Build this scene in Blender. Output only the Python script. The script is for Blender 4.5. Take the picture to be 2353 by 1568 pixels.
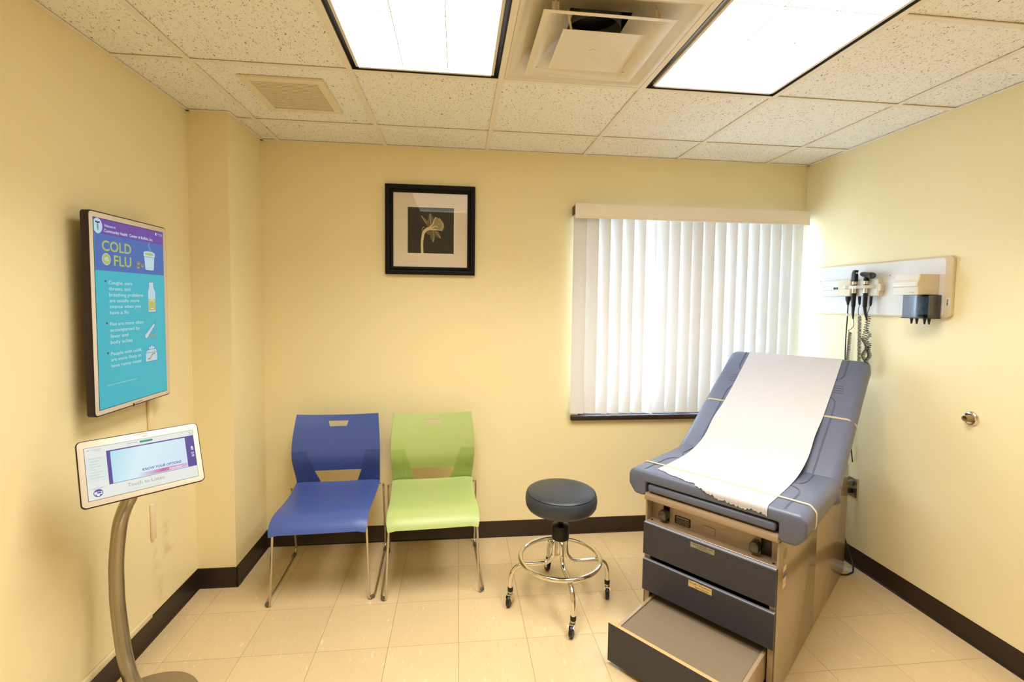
import bpy, bmesh, math, random
from mathutils import Vector, Matrix, Euler
for o in list(bpy.data.objects): bpy.data.objects.remove(o)
SC = bpy.context.scene
COL = SC.collection
random.seed(7)
PI = math.pi

# ------------------------------------------------------------------ camera
XL, XR, XP, YP, H = -1.338, 2.308, -1.1475, -.405, 2.431
YF = -3.80                                    # wall behind the camera
GX0, GY0, T2 = -1.0466, -.9405, .6096        # ceiling grid
FX0, FY0, T1 = .0133, -.9348, .3048          # floor tile grid
yaw, pitch, roll = -.1111, -.05504, .01235
fw = Vector((-math.sin(yaw)*math.cos(pitch), math.cos(yaw)*math.cos(pitch), math.sin(pitch)))
rt = Vector((math.cos(yaw), math.sin(yaw), 0)); up = rt.cross(fw)
r2 = math.cos(roll)*rt + math.sin(roll)*up; u2 = -math.sin(roll)*rt + math.cos(roll)*up
cd = bpy.data.cameras.new('camera'); cam = bpy.data.objects.new('camera', cd); COL.objects.link(cam)
cam.matrix_world = Matrix(((r2.x, u2.x, -fw.x, 0), (r2.y, u2.y, -fw.y, -2.9645), (r2.z, u2.z, -fw.z, 1.5116), (0, 0, 0, 1)))
cd.sensor_fit = 'HORIZONTAL'; cd.sensor_width = 36; cd.lens = 1089.576/2353*36
cd.shift_x = (1176.5-1172.75)/2353; cd.shift_y = (752.9-784)/2353
cd.clip_start = .05; cd.clip_end = 200
SC.camera = cam

# ------------------------------------------------------------------ world, light, exposure
EXPO = 0.0
LAMP_COL = (1.0, .957, .875); LAMP_W = 23; LENS_E = 3.9; SKY_E = 20
SC.view_settings.view_transform = 'Standard'; SC.view_settings.look = 'None'
SC.view_settings.exposure = EXPO; SC.view_settings.gamma = 1.0; SC.view_settings.use_curve_mapping = False
w = bpy.data.worlds.new('world'); SC.world = w; w.use_nodes = True
bg = w.node_tree.nodes['Background']; bg.inputs[0].default_value = (.58, .79, 1.0, 1); bg.inputs[1].default_value = SKY_E
def area(name, loc, rot, sx, sy, power, col, spread=180):
    l = bpy.data.lights.new(name, 'AREA'); l.shape = 'RECTANGLE'; l.size = sx; l.size_y = sy
    l.energy = power; l.color = col; l.spread = math.radians(spread)
    o = bpy.data.objects.new(name, l); COL.objects.link(o); o.location = loc; o.rotation_euler = rot
    return o
# the two fluorescent troffers (the lamps sit in their lens frames)
TROFF = [(GX0+1.5*T2), (GX0+3.5*T2)]
for i, cx in enumerate(TROFF):
    area('troffer_lamp', (cx, GY0-T2, H+.022), (0, 0, 0), .53, 1.13, LAMP_W, LAMP_COL, 128)

# ------------------------------------------------------------------ material helpers
def lin(c):
    return tuple(((v/255)/12.92 if v/255 <= .04045 else ((v/255+.055)/1.055)**2.4) for v in c)
def node(nt, t, **kw):
    n = nt.nodes.new(t)
    for k, v in kw.items():
        if k.startswith('i_'):
            n.inputs[int(k[2:]) if k[2:].isdigit() else k[2:]].default_value = v
        else: setattr(n, k, v)
    return n
def mat(name, rgb, rough=.5, metal=0, spec=.5, var=.06, vscale=12, bump=0, bscale=200, coat=0, emit=0, stretch=None, trans=0, sheen=0):
    m = bpy.data.materials.new(name); m.use_nodes = True; nt = m.node_tree; L = nt.links
    b = nt.nodes['Principled BSDF']; c = lin(rgb) if max(rgb) > 1 else rgb
    b.inputs['Roughness'].default_value = rough; b.inputs['Metallic'].default_value = metal
    b.inputs['Specular IOR Level'].default_value = spec; b.inputs['Coat Weight'].default_value = coat
    b.inputs['Coat Roughness'].default_value = .12
    tc = node(nt, 'ShaderNodeTexCoord')
    src = tc.outputs['Object']
    if stretch:
        mp = node(nt, 'ShaderNodeMapping'); mp.inputs['Scale'].default_value = stretch; L.new(src, mp.inputs[0]); src = mp.outputs[0]
    nz = node(nt, 'ShaderNodeTexNoise'); nz.inputs['Scale'].default_value = vscale; nz.inputs['Detail'].default_value = 4
    L.new(src, nz.inputs['Vector'])
    mx = node(nt, 'ShaderNodeMix', data_type='RGBA')
    mx.inputs[6].default_value = (*[max(0, v*(1-var)) for v in c], 1); mx.inputs[7].default_value = (*[min(1, v*(1+var)) for v in c], 1)
    L.new(nz.outputs[0], mx.inputs[0]); L.new(mx.outputs[2], b.inputs['Base Color'])
    if emit:
        L.new(mx.outputs[2], b.inputs['Emission Color']); b.inputs['Emission Strength'].default_value = emit
    if bump:
        n2 = node(nt, 'ShaderNodeTexNoise'); n2.inputs['Scale'].default_value = bscale; n2.inputs['Detail'].default_value = 3
        L.new(src, n2.inputs['Vector'])
        bp = node(nt, 'ShaderNodeBump'); bp.inputs['Strength'].default_value = bump; bp.inputs['Distance'].default_value = .002
        L.new(n2.outputs[0], bp.inputs['Height']); L.new(bp.outputs[0], b.inputs['Normal'])
    m['b'] = 1
    return m
def bs(m): return m.node_tree.nodes['Principled BSDF']
def screen_mat(name, rgb, e=1.0):
    m = mat(name, (8, 8, 8), .35, spec=.15, var=0)
    b = bs(m); b.inputs['Emission Color'].default_value = (*lin(rgb), 1); b.inputs['Emission Strength'].default_value = e
    return m

WALL_RGB = (247, 232, 186)
M = {}
M['wall'] = mat('wall_paint', WALL_RGB, .42, spec=.35, var=.012, vscale=3, bump=.10, bscale=260)
M['base'] = mat('vinyl_base', (46, 32, 24), .32, spec=.5, var=.15, vscale=9, bump=.05, bscale=60)
M['grid'] = mat('grid_white', (242, 233, 218), .45, var=.01)
M['chrome'] = mat('chrome', (225, 222, 215), .09, 1, var=.02)
M['chrome_rod'] = mat('brushed_rod', (205, 198, 188), .2, 1, var=.03)
M['black'] = mat('black_plastic', (14, 13, 13), .35, var=.1)
M['black_sat'] = mat('black_satin', (20, 17, 15), .36, spec=.35, var=.1)
M['frame'] = mat('frame_black', (12, 10, 8), .5, spec=.2, var=.1)
M['rubber'] = mat('caster_rubber', (22, 22, 24), .4, var=.1)
M['darkgap'] = mat('dark_gap', (26, 22, 18), .6, var=.2)
M['brown'] = mat('bezel_side', (34, 14, 20), .35, var=.05)
M['bezel'] = mat('cream_bezel', (224, 215, 204), .34, var=.01, coat=.2)
M['white'] = mat('white_plastic', (236, 234, 230), .38, var=.01)
M['steel'] = mat('silver_stand', (168, 158, 140), .30, .85, var=.06, vscale=30, stretch=(1, 1, .15))
M['vinyl'] = mat('slate_vinyl', (96, 102, 124), .36, spec=.5, var=.07, vscale=60, bump=.22, bscale=420)
M['vinyl_d'] = mat('slate_vinyl_seam', (66, 70, 90), .4, var=.05, vscale=60)
M['stoolv'] = mat('stool_vinyl', (48, 55, 66), .38, spec=.5, var=.22, vscale=90, bump=.2, bscale=300)
M['beige'] = mat('beige_enamel', (164, 142, 116), .22, spec=.5, var=.02, vscale=4, coat=.35)
M['drawer'] = mat('drawer_laminate', (48, 48, 58), .42, var=.05, vscale=30, bump=.05, bscale=400)
M['woodedge'] = mat('panel_edge', (214, 168, 118), .5, var=.08, vscale=40, stretch=(1, 1, 1))
M['edge_highlight'] = mat('drawer_edge_highlight', (156, 160, 178), .35, var=.02)  # pale colour painted in for the highlight on drawer top edges
M['rubbermat'] = mat('step_mat', (124, 110, 88), .7, var=.16, vscale=260, bump=.3, bscale=500)
M['paper'] = mat('exam_paper', (198, 195, 198), .75, spec=.2, var=.012, vscale=25, bump=.12, bscale=500)
M['elastic'] = mat('elastic_strap', (216, 202, 170), .4, var=.05)
M['valance'] = mat('valance_pvc', (246, 236, 222), .45, var=.01)
M['sill'] = mat('sill_brown', (50, 36, 34), .3, var=.1)
M['stain'] = mat('stainless', (176, 170, 160), .25, .9, var=.04)
M['grey'] = mat('grey_plastic', (120, 118, 116), .4, var=.04)
M['board'] = mat('board_laminate', (228, 226, 224), .35, var=.008)
M['boardedge'] = mat('board_edge', (224, 208, 176), .35, var=.01)
M['unit'] = mat('unit_shell', (226, 224, 218), .4, var=.008)
M['unitside'] = mat('unit_shell_side', (222, 208, 180), .4, var=.008)
M['tag'] = mat('masking_tape', (214, 184, 124), .6, var=.1, vscale=60)
M['tagold'] = mat('worn_tape', (146, 138, 112), .6, var=.45, vscale=90)
M['ink'] = mat('ink', (30, 26, 20), .6, var=0)
M['print_w'] = mat('white_print', (214, 200, 168), .6, var=0)
M['glide'] = mat('glide_clip', (92, 88, 76), .3, var=.2, vscale=80)
M['louver'] = mat('lens_blade', (250, 250, 246), .4, var=0)

def plastic_mat(name, rgb):
    return mat(name, rgb, .36, spec=.45, var=.02, vscale=8, bump=.16, bscale=700)
M['blue'] = plastic_mat('blue_shell', (72, 92, 164)); M['green'] = plastic_mat('green_shell', (174, 190, 120))
def rib_mat(name, rgb):
    m = plastic_mat(name, rgb); nt = m.node_tree; L = nt.links
    wv = node(nt, 'ShaderNodeTexWave'); wv.inputs['Scale'].default_value = 52; wv.bands_direction = 'X'; wv.inputs['Distortion'].default_value = 0
    tc = nt.nodes['Texture Coordinate']; L.new(tc.outputs['Object'], wv.inputs['Vector'])
    bp = node(nt, 'ShaderNodeBump'); bp.inputs['Strength'].default_value = .5; bp.inputs['Distance'].default_value = .0015
    L.new(wv.outputs['Fac'], bp.inputs['Height']); L.new(bp.outputs[0], bs(m).inputs['Normal'])
    return m
M['blue_rib'] = rib_mat('blue_ribbed', (60, 80, 150)); M['green_rib'] = rib_mat('green_ribbed', (160, 182, 104))

# acoustic tile: cream with fissures and pinholes
def tile_mat():
    m = mat('acoustic_tile', (250, 247, 240), .9, spec=.1, var=.02, vscale=5); nt = m.node_tree; L = nt.links
    tc = nt.nodes['Texture Coordinate']; oi = node(nt, 'ShaderNodeObjectInfo')
    add = node(nt, 'ShaderNodeVectorMath', operation='ADD'); L.new(tc.outputs['Object'], add.inputs[0])
    sc_ = node(nt, 'ShaderNodeVectorMath', operation='SCALE'); sc_.inputs['Scale'].default_value = 3.7
    L.new(oi.outputs['Location'], sc_.inputs[0]); L.new(sc_.outputs[0], add.inputs[1])
    mp = node(nt, 'ShaderNodeMapping'); mp.inputs['Scale'].default_value = (1, .48, 1); mp.inputs['Rotation'].default_value = (0, 0, .5)
    L.new(add.outputs[0], mp.inputs[0])
    n1 = node(nt, 'ShaderNodeTexNoise'); n1.inputs['Scale'].default_value = 200; n1.inputs['Detail'].default_value = 2.5; n1.inputs['Distortion'].default_value = 1.2
    L.new(mp.outputs[0], n1.inputs['Vector'])
    r1 = node(nt, 'ShaderNodeMapRange'); r1.inputs[1].default_value = .625; r1.inputs[2].default_value = .67
    L.new(n1.outputs[0], r1.inputs[0])
    vo = node(nt, 'ShaderNodeTexVoronoi'); vo.inputs['Scale'].default_value = 150; L.new(add.outputs[0], vo.inputs['Vector'])
    r2_ = node(nt, 'ShaderNodeMapRange'); r2_.inputs[1].default_value = .16; r2_.inputs[2].default_value = .10
    L.new(vo.outputs['Distance'], r2_.inputs[0])
    k = node(nt, 'ShaderNodeMath', operation='MULTIPLY'); k.inputs[1].default_value = .45; L.new(r2_.outputs[0], k.inputs[0])
    mxm = node(nt, 'ShaderNodeMath', operation='MAXIMUM'); L.new(r1.outputs[0], mxm.inputs[0]); L.new(k.outputs[0], mxm.inputs[1])
    mix = node(nt, 'ShaderNodeMix', data_type='RGBA'); mix.inputs[7].default_value = (*lin((112, 86, 50)), 1)
    old = bs(m).inputs['Base Color'].links[0].from_socket
    L.new(old, mix.inputs[6]); L.new(mxm.outputs[0], mix.inputs[0]); L.new(mix.outputs[2], bs(m).inputs['Base Color'])
    bp = node(nt, 'ShaderNodeBump', invert=True); bp.inputs['Strength'].default_value = .5; bp.inputs['Distance'].default_value = .002
    L.new(mxm.outputs[0], bp.inputs['Height']); L.new(bp.outputs[0], bs(m).inputs['Normal'])
    return m
M['tile'] = tile_mat()

def floor_mat():
    m = mat('vinyl_tile', (214, 190, 148), .3, spec=.5, var=.05, vscale=5, coat=.12); nt = m.node_tree; L = nt.links
    tc = nt.nodes['Texture Coordinate']; oi = node(nt, 'ShaderNodeObjectInfo')
    sc_ = node(nt, 'ShaderNodeVectorMath', operation='SCALE'); sc_.inputs['Scale'].default_value = 5.3
    L.new(oi.outputs['Location'], sc_.inputs[0])
    add = node(nt, 'ShaderNodeVectorMath', operation='ADD'); L.new(tc.outputs['Object'], add.inputs[0]); L.new(sc_.outputs[0], add.inputs[1])
    old = bs(m).inputs['Base Color'].links[0].from_socket
    cur = old
    for rot, s, th, colr, f in ((.6, 60, .66, (240, 224, 196), .5), (2.1, 75, .67, (206, 164, 112), .6), (1.3, 26, .60, (216, 186, 140), .6)):
        mp = node(nt, 'ShaderNodeMapping'); mp.inputs['Scale'].default_value = (1, .3, 1); mp.inputs['Rotation'].default_value = (0, 0, rot)
        L.new(add.outputs[0], mp.inputs[0])
        n1 = node(nt, 'ShaderNodeTexNoise'); n1.inputs['Scale'].default_value = s; n1.inputs['Detail'].default_value = 2
        L.new(mp.outputs[0], n1.inputs['Vector'])
        r1 = node(nt, 'ShaderNodeMapRange'); r1.inputs[1].default_value = th; r1.inputs[2].default_value = th+.05; r1.inputs[4].default_value = f
        L.new(n1.outputs[0], r1.inputs[0])
        mix = node(nt, 'ShaderNodeMix', data_type='RGBA'); mix.inputs[7].default_value = (*lin(colr), 1)
        L.new(cur, mix.inputs[6]); L.new(r1.outputs[0], mix.inputs[0]); cur = mix.outputs[2]
    # per tile tint
    mr = node(nt, 'ShaderNodeMapRange'); mr.inputs[3].default_value = .96; mr.inputs[4].default_value = 1.03
    L.new(oi.outputs['Random'], mr.inputs[0])
    hs = node(nt, 'ShaderNodeHueSaturation'); L.new(cur, hs.inputs['Color']); L.new(mr.outputs[0], hs.inputs['Value'])
    L.new(hs.outputs[0], bs(m).inputs['Base Color'])
    return m
M['floor'] = floor_mat()

# left wall: same paint with the scuffed patch near the outlet
def stained_wall():
    m = mat('wall_paint_scuffed', WALL_RGB, .42, spec=.35, var=.012, vscale=3, bump=.10, bscale=260); nt = m.node_tree; L = nt.links
    tc = nt.nodes['Texture Coordinate']; acc = None
    for (y, z, ry, rz) in ((-.64, .345, .05, .045), (-.66, .42, .03, .05), (-.735, .29, .022, .085), (-.72, .20, .03, .06)):
        mp = node(nt, 'ShaderNodeMapping'); mp.vector_type = 'POINT'
        mp.inputs['Location'].default_value = (0, -y/ry, -z/rz); mp.inputs['Scale'].default_value = (0, 1/ry, 1/rz)
        L.new(tc.outputs['Object'], mp.inputs[0])
        ln = node(nt, 'ShaderNodeVectorMath', operation='LENGTH'); L.new(mp.outputs[0], ln.inputs[0])
        r1 = node(nt, 'ShaderNodeMapRange'); r1.inputs[1].default_value = 1.5; r1.inputs[2].default_value = .2
        L.new(ln.outputs['Value'], r1.inputs[0])
        if acc is None: acc = r1.outputs[0]
        else:
            a = node(nt, 'ShaderNodeMath', operation='MAXIMUM'); L.new(acc, a.inputs[0]); L.new(r1.outputs[0], a.inputs[1]); acc = a.outputs[0]
    nz = node(nt, 'ShaderNodeTexNoise'); nz.inputs['Scale'].default_value = 14; nz.inputs['Detail'].default_value = 5; L.new(tc.outputs['Object'], nz.inputs['Vector'])
    r3 = node(nt, 'ShaderNodeMapRange'); r3.inputs[1].default_value = .42; r3.inputs[2].default_value = .62; L.new(nz.outputs[0], r3.inputs[0])
    a = node(nt, 'ShaderNodeMath', operation='MULTIPLY'); L.new(acc, a.inputs[0]); L.new(r3.outputs[0], a.inputs[1])
    a2 = node(nt, 'ShaderNodeMath', operation='MULTIPLY'); a2.inputs[1].default_value = .5; L.new(a.outputs[0], a2.inputs[0])
    mix = node(nt, 'ShaderNodeMix', data_type='RGBA'); mix.inputs[7].default_value = (*lin((196, 170, 112)), 1)
    old = bs(m).inputs['Base Color'].links[0].from_socket
    L.new(old, mix.inputs[6]); L.new(a2.outputs[0], mix.inputs[0]); L.new(mix.outputs[2], bs(m).inputs['Base Color'])
    return m
M['wall_l'] = stained_wall()

def simple_nodes(name):
    m = bpy.data.materials.new(name); m.use_nodes = True; m.node_tree.nodes.clear()
    return m, m.node_tree, node(m.node_tree, 'ShaderNodeOutputMaterial')
def glass_mat(name, tint=(1, 1, 1), spec=1.0, rough=.02):
    m, nt, out = simple_nodes(name); L = nt.links
    t = node(nt, 'ShaderNodeBsdfTransparent'); t.inputs[0].default_value = (*tint, 1)
    g = node(nt, 'ShaderNodeBsdfGlossy'); g.inputs['Roughness'].default_value = rough
    f = node(nt, 'ShaderNodeFresnel'); f.inputs[0].default_value = 1.5
    k = node(nt, 'ShaderNodeMath', operation='MULTIPLY'); k.inputs[1].default_value = spec; L.new(f.outputs[0], k.inputs[0])
    mx = node(nt, 'ShaderNodeMixShader'); L.new(k.outputs[0], mx.inputs[0]); L.new(t.outputs[0], mx.inputs[1]); L.new(g.outputs[0], mx.inputs[2])
    L.new(mx.outputs[0], out.inputs[0]); return m
M['glass'] = glass_mat('clear_glass', (1, 1, 1), .35); M['smoke'] = glass_mat('smoked_plastic', (.27, .28, .33), .14, .16)
def slat_mat():
    m, nt, out = simple_nodes('slat_pvc'); L = nt.links
    d = node(nt, 'ShaderNodeBsdfPrincipled'); d.inputs['Base Color'].default_value = (.88, .87, .86, 1); d.inputs['Roughness'].default_value = .5
    t = node(nt, 'ShaderNodeBsdfTranslucent'); t.inputs[0].default_value = (.93, .95, .98, 1)
    tc = node(nt, 'ShaderNodeTexCoord'); nz = node(nt, 'ShaderNodeTexNoise'); nz.inputs['Scale'].default_value = 3; L.new(tc.outputs['Object'], nz.inputs['Vector'])
    mr = node(nt, 'ShaderNodeMapRange'); mr.inputs[3].default_value = .11; mr.inputs[4].default_value = .14; L.new(nz.outputs[0], mr.inputs[0])
    mx = node(nt, 'ShaderNodeMixShader'); L.new(mr.outputs[0], mx.inputs[0]); L.new(d.outputs[0], mx.inputs[1]); L.new(t.outputs[0], mx.inputs[2])
    L.new(mx.outputs[0], out.inputs[0]); return m
M['slat'] = slat_mat()
def emit_mat(name, col, e):
    m, nt, out = simple_nodes(name); em = node(nt, 'ShaderNodeEmission'); em.inputs[0].default_value = (*col, 1); em.inputs[1].default_value = e
    nt.links.new(em.outputs[0], out.inputs[0]); return m
def lens_mat():
    m, nt, out = simple_nodes('glowing_lens'); L = nt.links
    t = node(nt, 'ShaderNodeBsdfTransparent'); e = node(nt, 'ShaderNodeEmission'); e.inputs[0].default_value = (*LAMP_COL, 1); e.inputs[1].default_value = LENS_E
    a = node(nt, 'ShaderNodeAddShader'); L.new(t.outputs[0], a.inputs[0]); L.new(e.outputs[0], a.inputs[1]); L.new(a.outputs[0], out.inputs[0]); return m
M['lens'] = lens_mat()

# ------------------------------------------------------------------ mesh helpers
class MB:
    def __init__(s): s.b = bmesh.new()
    def box(s, x0, x1, y0, y1, z0, z1, bev=0, seg=2, mtx=None):
        t = bmesh.new(); bmesh.ops.create_cube(t, size=1)
        for v in t.verts: v.co = Vector(((x0+x1)/2+v.co.x*(x1-x0), (y0+y1)/2+v.co.y*(y1-y0), (z0+z1)/2+v.co.z*(z1-z0)))
        if bev: bmesh.ops.bevel(t, geom=t.edges[:], offset=bev, segments=seg, profile=.5, affect='EDGES')
        return s.add(t, mtx)
    def add(s, t, mtx=None):
        if mtx is not None: bmesh.ops.transform(t, matrix=mtx, verts=t.verts)
        me = bpy.data.meshes.new('t'); t.to_mesh(me); t.free(); s.b.from_mesh(me); bpy.data.meshes.remove(me); return s
    def prism(s, pts, a, b, mtx=None, bev=0, seg=2, only=None):
        """polygon pts (x,y) extruded from z=a to z=b"""
        t = bmesh.new(); lo = [t.verts.new((p[0], p[1], a)) for p in pts]; hi = [t.verts.new((p[0], p[1], b)) for p in pts]
        n = len(pts); t.faces.new(lo[::-1]); t.faces.new(hi)
        for i in range(n): t.faces.new((lo[i], lo[(i+1) % n], hi[(i+1) % n], hi[i]))
        bmesh.ops.recalc_face_normals(t, faces=t.faces)
        if bev: bmesh.ops.bevel(t, geom=t.edges[:], offset=bev, segments=seg, profile=.5, affect='EDGES')
        return s.add(t, mtx)
    def poly(s, pts, mtx=None):
        t = bmesh.new(); t.faces.new([t.verts.new((p[0], p[1], p[2] if len(p) > 2 else 0)) for p in pts]); return s.add(t, mtx)
    def tube(s, pts, r, seg=10, closed=False, mtx=None, cap=True, rad=None, squash=None):
        P = [Vector(p) for p in pts]; n = len(P); t = bmesh.new(); rings = []
        prevn = None
        for i in range(n):
            if closed: d = (P[(i+1) % n]-P[i-1]).normalized()
            else: d = (P[min(i+1, n-1)]-P[max(i-1, 0)]).normalized()
            if prevn is None:
                a = Vector((0, 0, 1)) if abs(d.z) < .9 else Vector((1, 0, 0)); nn = (a-d*a.dot(d)).normalized()
            else: nn = (prevn-d*prevn.dot(d)).normalized()
            prevn = nn; bb = d.cross(nn); rr = rad[i] if rad else r
            kx, ky = squash if squash else (1, 1)
            rings.append([t.verts.new(P[i]+rr*(kx*math.cos(2*PI*k/seg)*nn+ky*math.sin(2*PI*k/seg)*bb)) for k in range(seg)])
        for i in range(n if closed else n-1):
            A, B = rings[i], rings[(i+1) % n]
            for k in range(seg): t.faces.new((A[k], A[(k+1) % seg], B[(k+1) % seg], B[k]))
        if cap and not closed: t.faces.new(rings[0][::-1]); t.faces.new(rings[-1])
        bmesh.ops.recalc_face_normals(t, faces=t.faces)
        return s.add(t, mtx)
    def lathe(s, prof, seg=32, mtx=None):
        """prof list of (r,z) revolved round z"""
        t = bmesh.new(); rings = []
        for r, z in prof:
            rings.append([t.verts.new((0, 0, z))] if r < 1e-6 else [t.verts.new((r*math.cos(2*PI*k/seg), r*math.sin(2*PI*k/seg), z)) for k in range(seg)])
        for A, B in zip(rings, rings[1:]):
            for k in range(seg):
                k2 = (k+1) % seg
                if len(A) == 1 and len(B) == 1: continue
                if len(A) == 1: t.faces.new((A[0], B[k2], B[k]))
                elif len(B) == 1: t.faces.new((A[k], A[k2], B[0]))
                else: t.faces.new((A[k], A[k2], B[k2], B[k]))
        bmesh.ops.recalc_face_normals(t, faces=t.faces)
        return s.add(t, mtx)
    def grid(s, f, nu, nv, keep=None, thick=0, mtx=None, n=None):
        t = bmesh.new(); V = [[t.verts.new(f(i, j)) for j in range(nv+1)] for i in range(nu+1)]
        for i in range(nu):
            for j in range(nv):
                if keep is None or keep(i, j): t.faces.new((V[i][j], V[i+1][j], V[i+1][j+1], V[i][j+1]))
        for v in [v for v in t.verts if not v.link_faces]: t.verts.remove(v)
        bmesh.ops.recalc_face_normals(t, faces=t.faces)
        if thick: bmesh.ops.solidify(t, geom=t.faces[:], thickness=thick)
        return s.add(t, mtx)
    def build(s, name, m, parent=None, smooth=True, ang=35, **kw):
        me = bpy.data.meshes.new(name); s.b.to_mesh(me); s.b.free()
        if smooth:
            me.shade_smooth()
            try: me.set_sharp_from_angle(angle=math.radians(ang))
            except Exception: pass
        me.materials.append(M[m] if isinstance(m, str) else m)
        o = bpy.data.objects.new(name, me); COL.objects.link(o)
        if parent: o.parent = parent
        for k, v in kw.items(): o[k] = v
        return o
def empty(name, loc=(0, 0, 0), rz=0, label=None, category=None, group=None, kind=None):
    o = bpy.data.objects.new(name, None); COL.objects.link(o); o.location = loc; o.rotation_euler = (0, 0, rz); o.empty_display_size = .1
    if label: o['label'] = label
    if category: o['category'] = category
    if group: o['group'] = group
    if kind: o['kind'] = kind
    return o
def tag(o, label, category, group=None):
    o['label'] = label; o['category'] = category
    if group: o['group'] = group
    return o
def arc(c, r, a0, a1, n=8):
    return [(c[0]+r*math.cos(a0+(a1-a0)*i/n), c[1]+r*math.sin(a0+(a1-a0)*i/n)) for i in range(n+1)]
def rrect(x0, x1, y0, y1, r, n=5):
    return arc((x1-r, y1-r), r, 0, PI/2, n)+arc((x0+r, y1-r), r, PI/2, PI, n)+arc((x0+r, y0+r), r, PI, 1.5*PI, n)+arc((x1-r, y0+r), r, 1.5*PI, 2*PI, n)
def smoothpath(pts, n=8, closed=False):
    """Catmull-Rom through points"""
    P = [Vector(p) for p in pts]; out = []; N = len(P); rng = N if closed else N-1
    for i in range(rng):
        p0 = P[i-1] if (closed or i > 0) else 2*P[0]-P[1]; p1 = P[i]; p2 = P[(i+1) % N]
        p3 = P[(i+2) % N] if (closed or i+2 < N) else 2*P[-1]-P[-2]
        for k in range(n):
            t = k/n; out.append(.5*((2*p1)+(-p0+p2)*t+(2*p0-5*p1+4*p2-p3)*t*t+(-p0+3*p1-3*p2+p3)*t**3))
    if not closed: out.append(P[-1])
    return out
def fillet(pts, rads, n=6):
    """polyline with rounded corners"""
    P = [Vector(p) for p in pts]; out = [P[0]]
    for i in range(1, len(P)-1):
        r = rads[i-1] if isinstance(rads, (list, tuple)) else rads
        a = (P[i-1]-P[i]); b = (P[i+1]-P[i]); r = min(r, a.length*.49, b.length*.49)
        p, q = P[i]+a.normalized()*r, P[i]+b.normalized()*r
        for k in range(n+1):
            t = k/n; out.append((1-t)**2*p+2*t*(1-t)*P[i]+t*t*q)
    out.append(P[-1]); return out
def interp(tab, x):
    if x <= tab[0][0]: return tab[0][1]
    for (a, b), (c, d) in zip(tab, tab[1:]):
        if x <= c:
            t = (x-a)/(c-a); t = t*t*(3-2*t) if False else t
            return b+(d-b)*t
    return tab[-1][1]
def basis(o, x, y, z):
    x, y, z = Vector(x), Vector(y), Vector(z)
    return Matrix(((x.x, y.x, z.x, o[0]), (x.y, y.y, z.y, o[1]), (x.z, y.z, z.z, o[2]), (0, 0, 0, 1)))

def text_bm(body, bold=0, shear=0, spacing=1.0, res=3):
    cu = bpy.data.curves.new('t', 'FONT'); cu.body = body; cu.size = 1; cu.offset = bold; cu.shear = shear; cu.resolution_u = res
    cu.space_character = spacing
    ob = bpy.data.objects.new('t', cu); COL.objects.link(ob)
    dg = bpy.context.evaluated_depsgraph_get(); me = bpy.data.meshes.new_from_object(ob.evaluated_get(dg))
    t = bmesh.new(); t.from_mesh(me); bpy.data.objects.remove(ob); bpy.data.curves.remove(cu); bpy.data.meshes.remove(me)
    return t
def put_text(mb, body, x0, x1, yb, h, Mx, lift, rot=0, bold=0, shear=0, spacing=1.0, align='l'):
    """fit text: left x0, right x1 (None keeps aspect), baseline yb, cap height h, in the plane of Mx"""
    t = text_bm(body, bold, shear, spacing)
    if not t.verts: return
    xs = [v.co.x for v in t.verts]; a, b = min(xs), max(xs); sy = h/.70
    sx = (x1-x0)/(b-a) if x1 is not None else sy
    if x1 is None and align == 'c': x0 = x0-(b-a)*sx/2
    for v in t.verts: v.co = Vector((x0+(v.co.x-a)*sx, yb+v.co.y*sy, lift))
    mb.add(t, Mx)

# ------------------------------------------------------------------ the room shell
ST = dict(kind='structure')
# floor: dark bed with separate tiles
fl = MB().box(XL-.1, XR+.1, YF-.1, .1, -.06, -.003).build('floor', 'darkgap', None, False, **ST)
def cells(x0, x1, g0, step):
    ks = []; k = math.floor((x0-g0)/step)
    while g0+k*step < x1-1e-6:
        a, b = max(x0, g0+k*step), min(x1, g0+(k+1)*step)
        if b-a > .004: ks.append((a, b))
        k += 1
    return ks
meshcache = {}
def tile_obj(name, x0, x1, y0, y1, z0, z1, gap, m, parent, bev=0):
    key = (name, round(x1-x0, 4), round(y1-y0, 4), z0, z1)
    if key not in meshcache:
        w2, d2 = (x1-x0)/2-gap, (y1-y0)/2-gap
        o = MB().box(-w2, w2, -d2, d2, z0, z1, bev, 1).build(name, m, parent, False); meshcache[key] = o.data
    else:
        o = bpy.data.objects.new(name, meshcache[key]); COL.objects.link(o); o.parent = parent
    o.location = ((x0+x1)/2, (y0+y1)/2, 0); return o
for (a, b) in cells(XL, XR, FX0, T1):
    for (c, d) in cells(YF, 0, FY0, T1):
        if b < XP+.001 and c > YP: continue
        tile_obj('floor_tile', a, b, c, d, -.003, 0, .0006, 'floor', fl)
# walls
wl = MB().box(XL-.12, XL, YF-.12, YP, -.06, H+.25).build('wall_left', 'wall_l', None, False, **ST)
MB().box(XL-.12, XP, YP, .12, -.06, H+.25).build('wall_corner', 'wall', None, False, **ST)
WX0, WX1, WZ0, WZ1 = .775, 2.288, .785, 2.055
wb = MB(); wb.box(XP, WX0, 0, .15, -.06, H+.25); wb.box(WX1, XR+.12, 0, .15, -.06, H+.25)
wb.box(WX0, WX1, 0, .15, -.06, WZ0); wb.box(WX0, WX1, 0, .15, WZ1, H+.25)
wb.build('wall_back', 'wall', None, False, **ST)
MB().box(XR, XR+.12, YF-.12, 0, -.06, H+.25).build('wall_right', 'wall', None, False, **ST)
MB().box(XL, XR, YF-.12, YF, -.06, H+.25).build('wall_front', 'wall', None, False, **ST)
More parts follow.
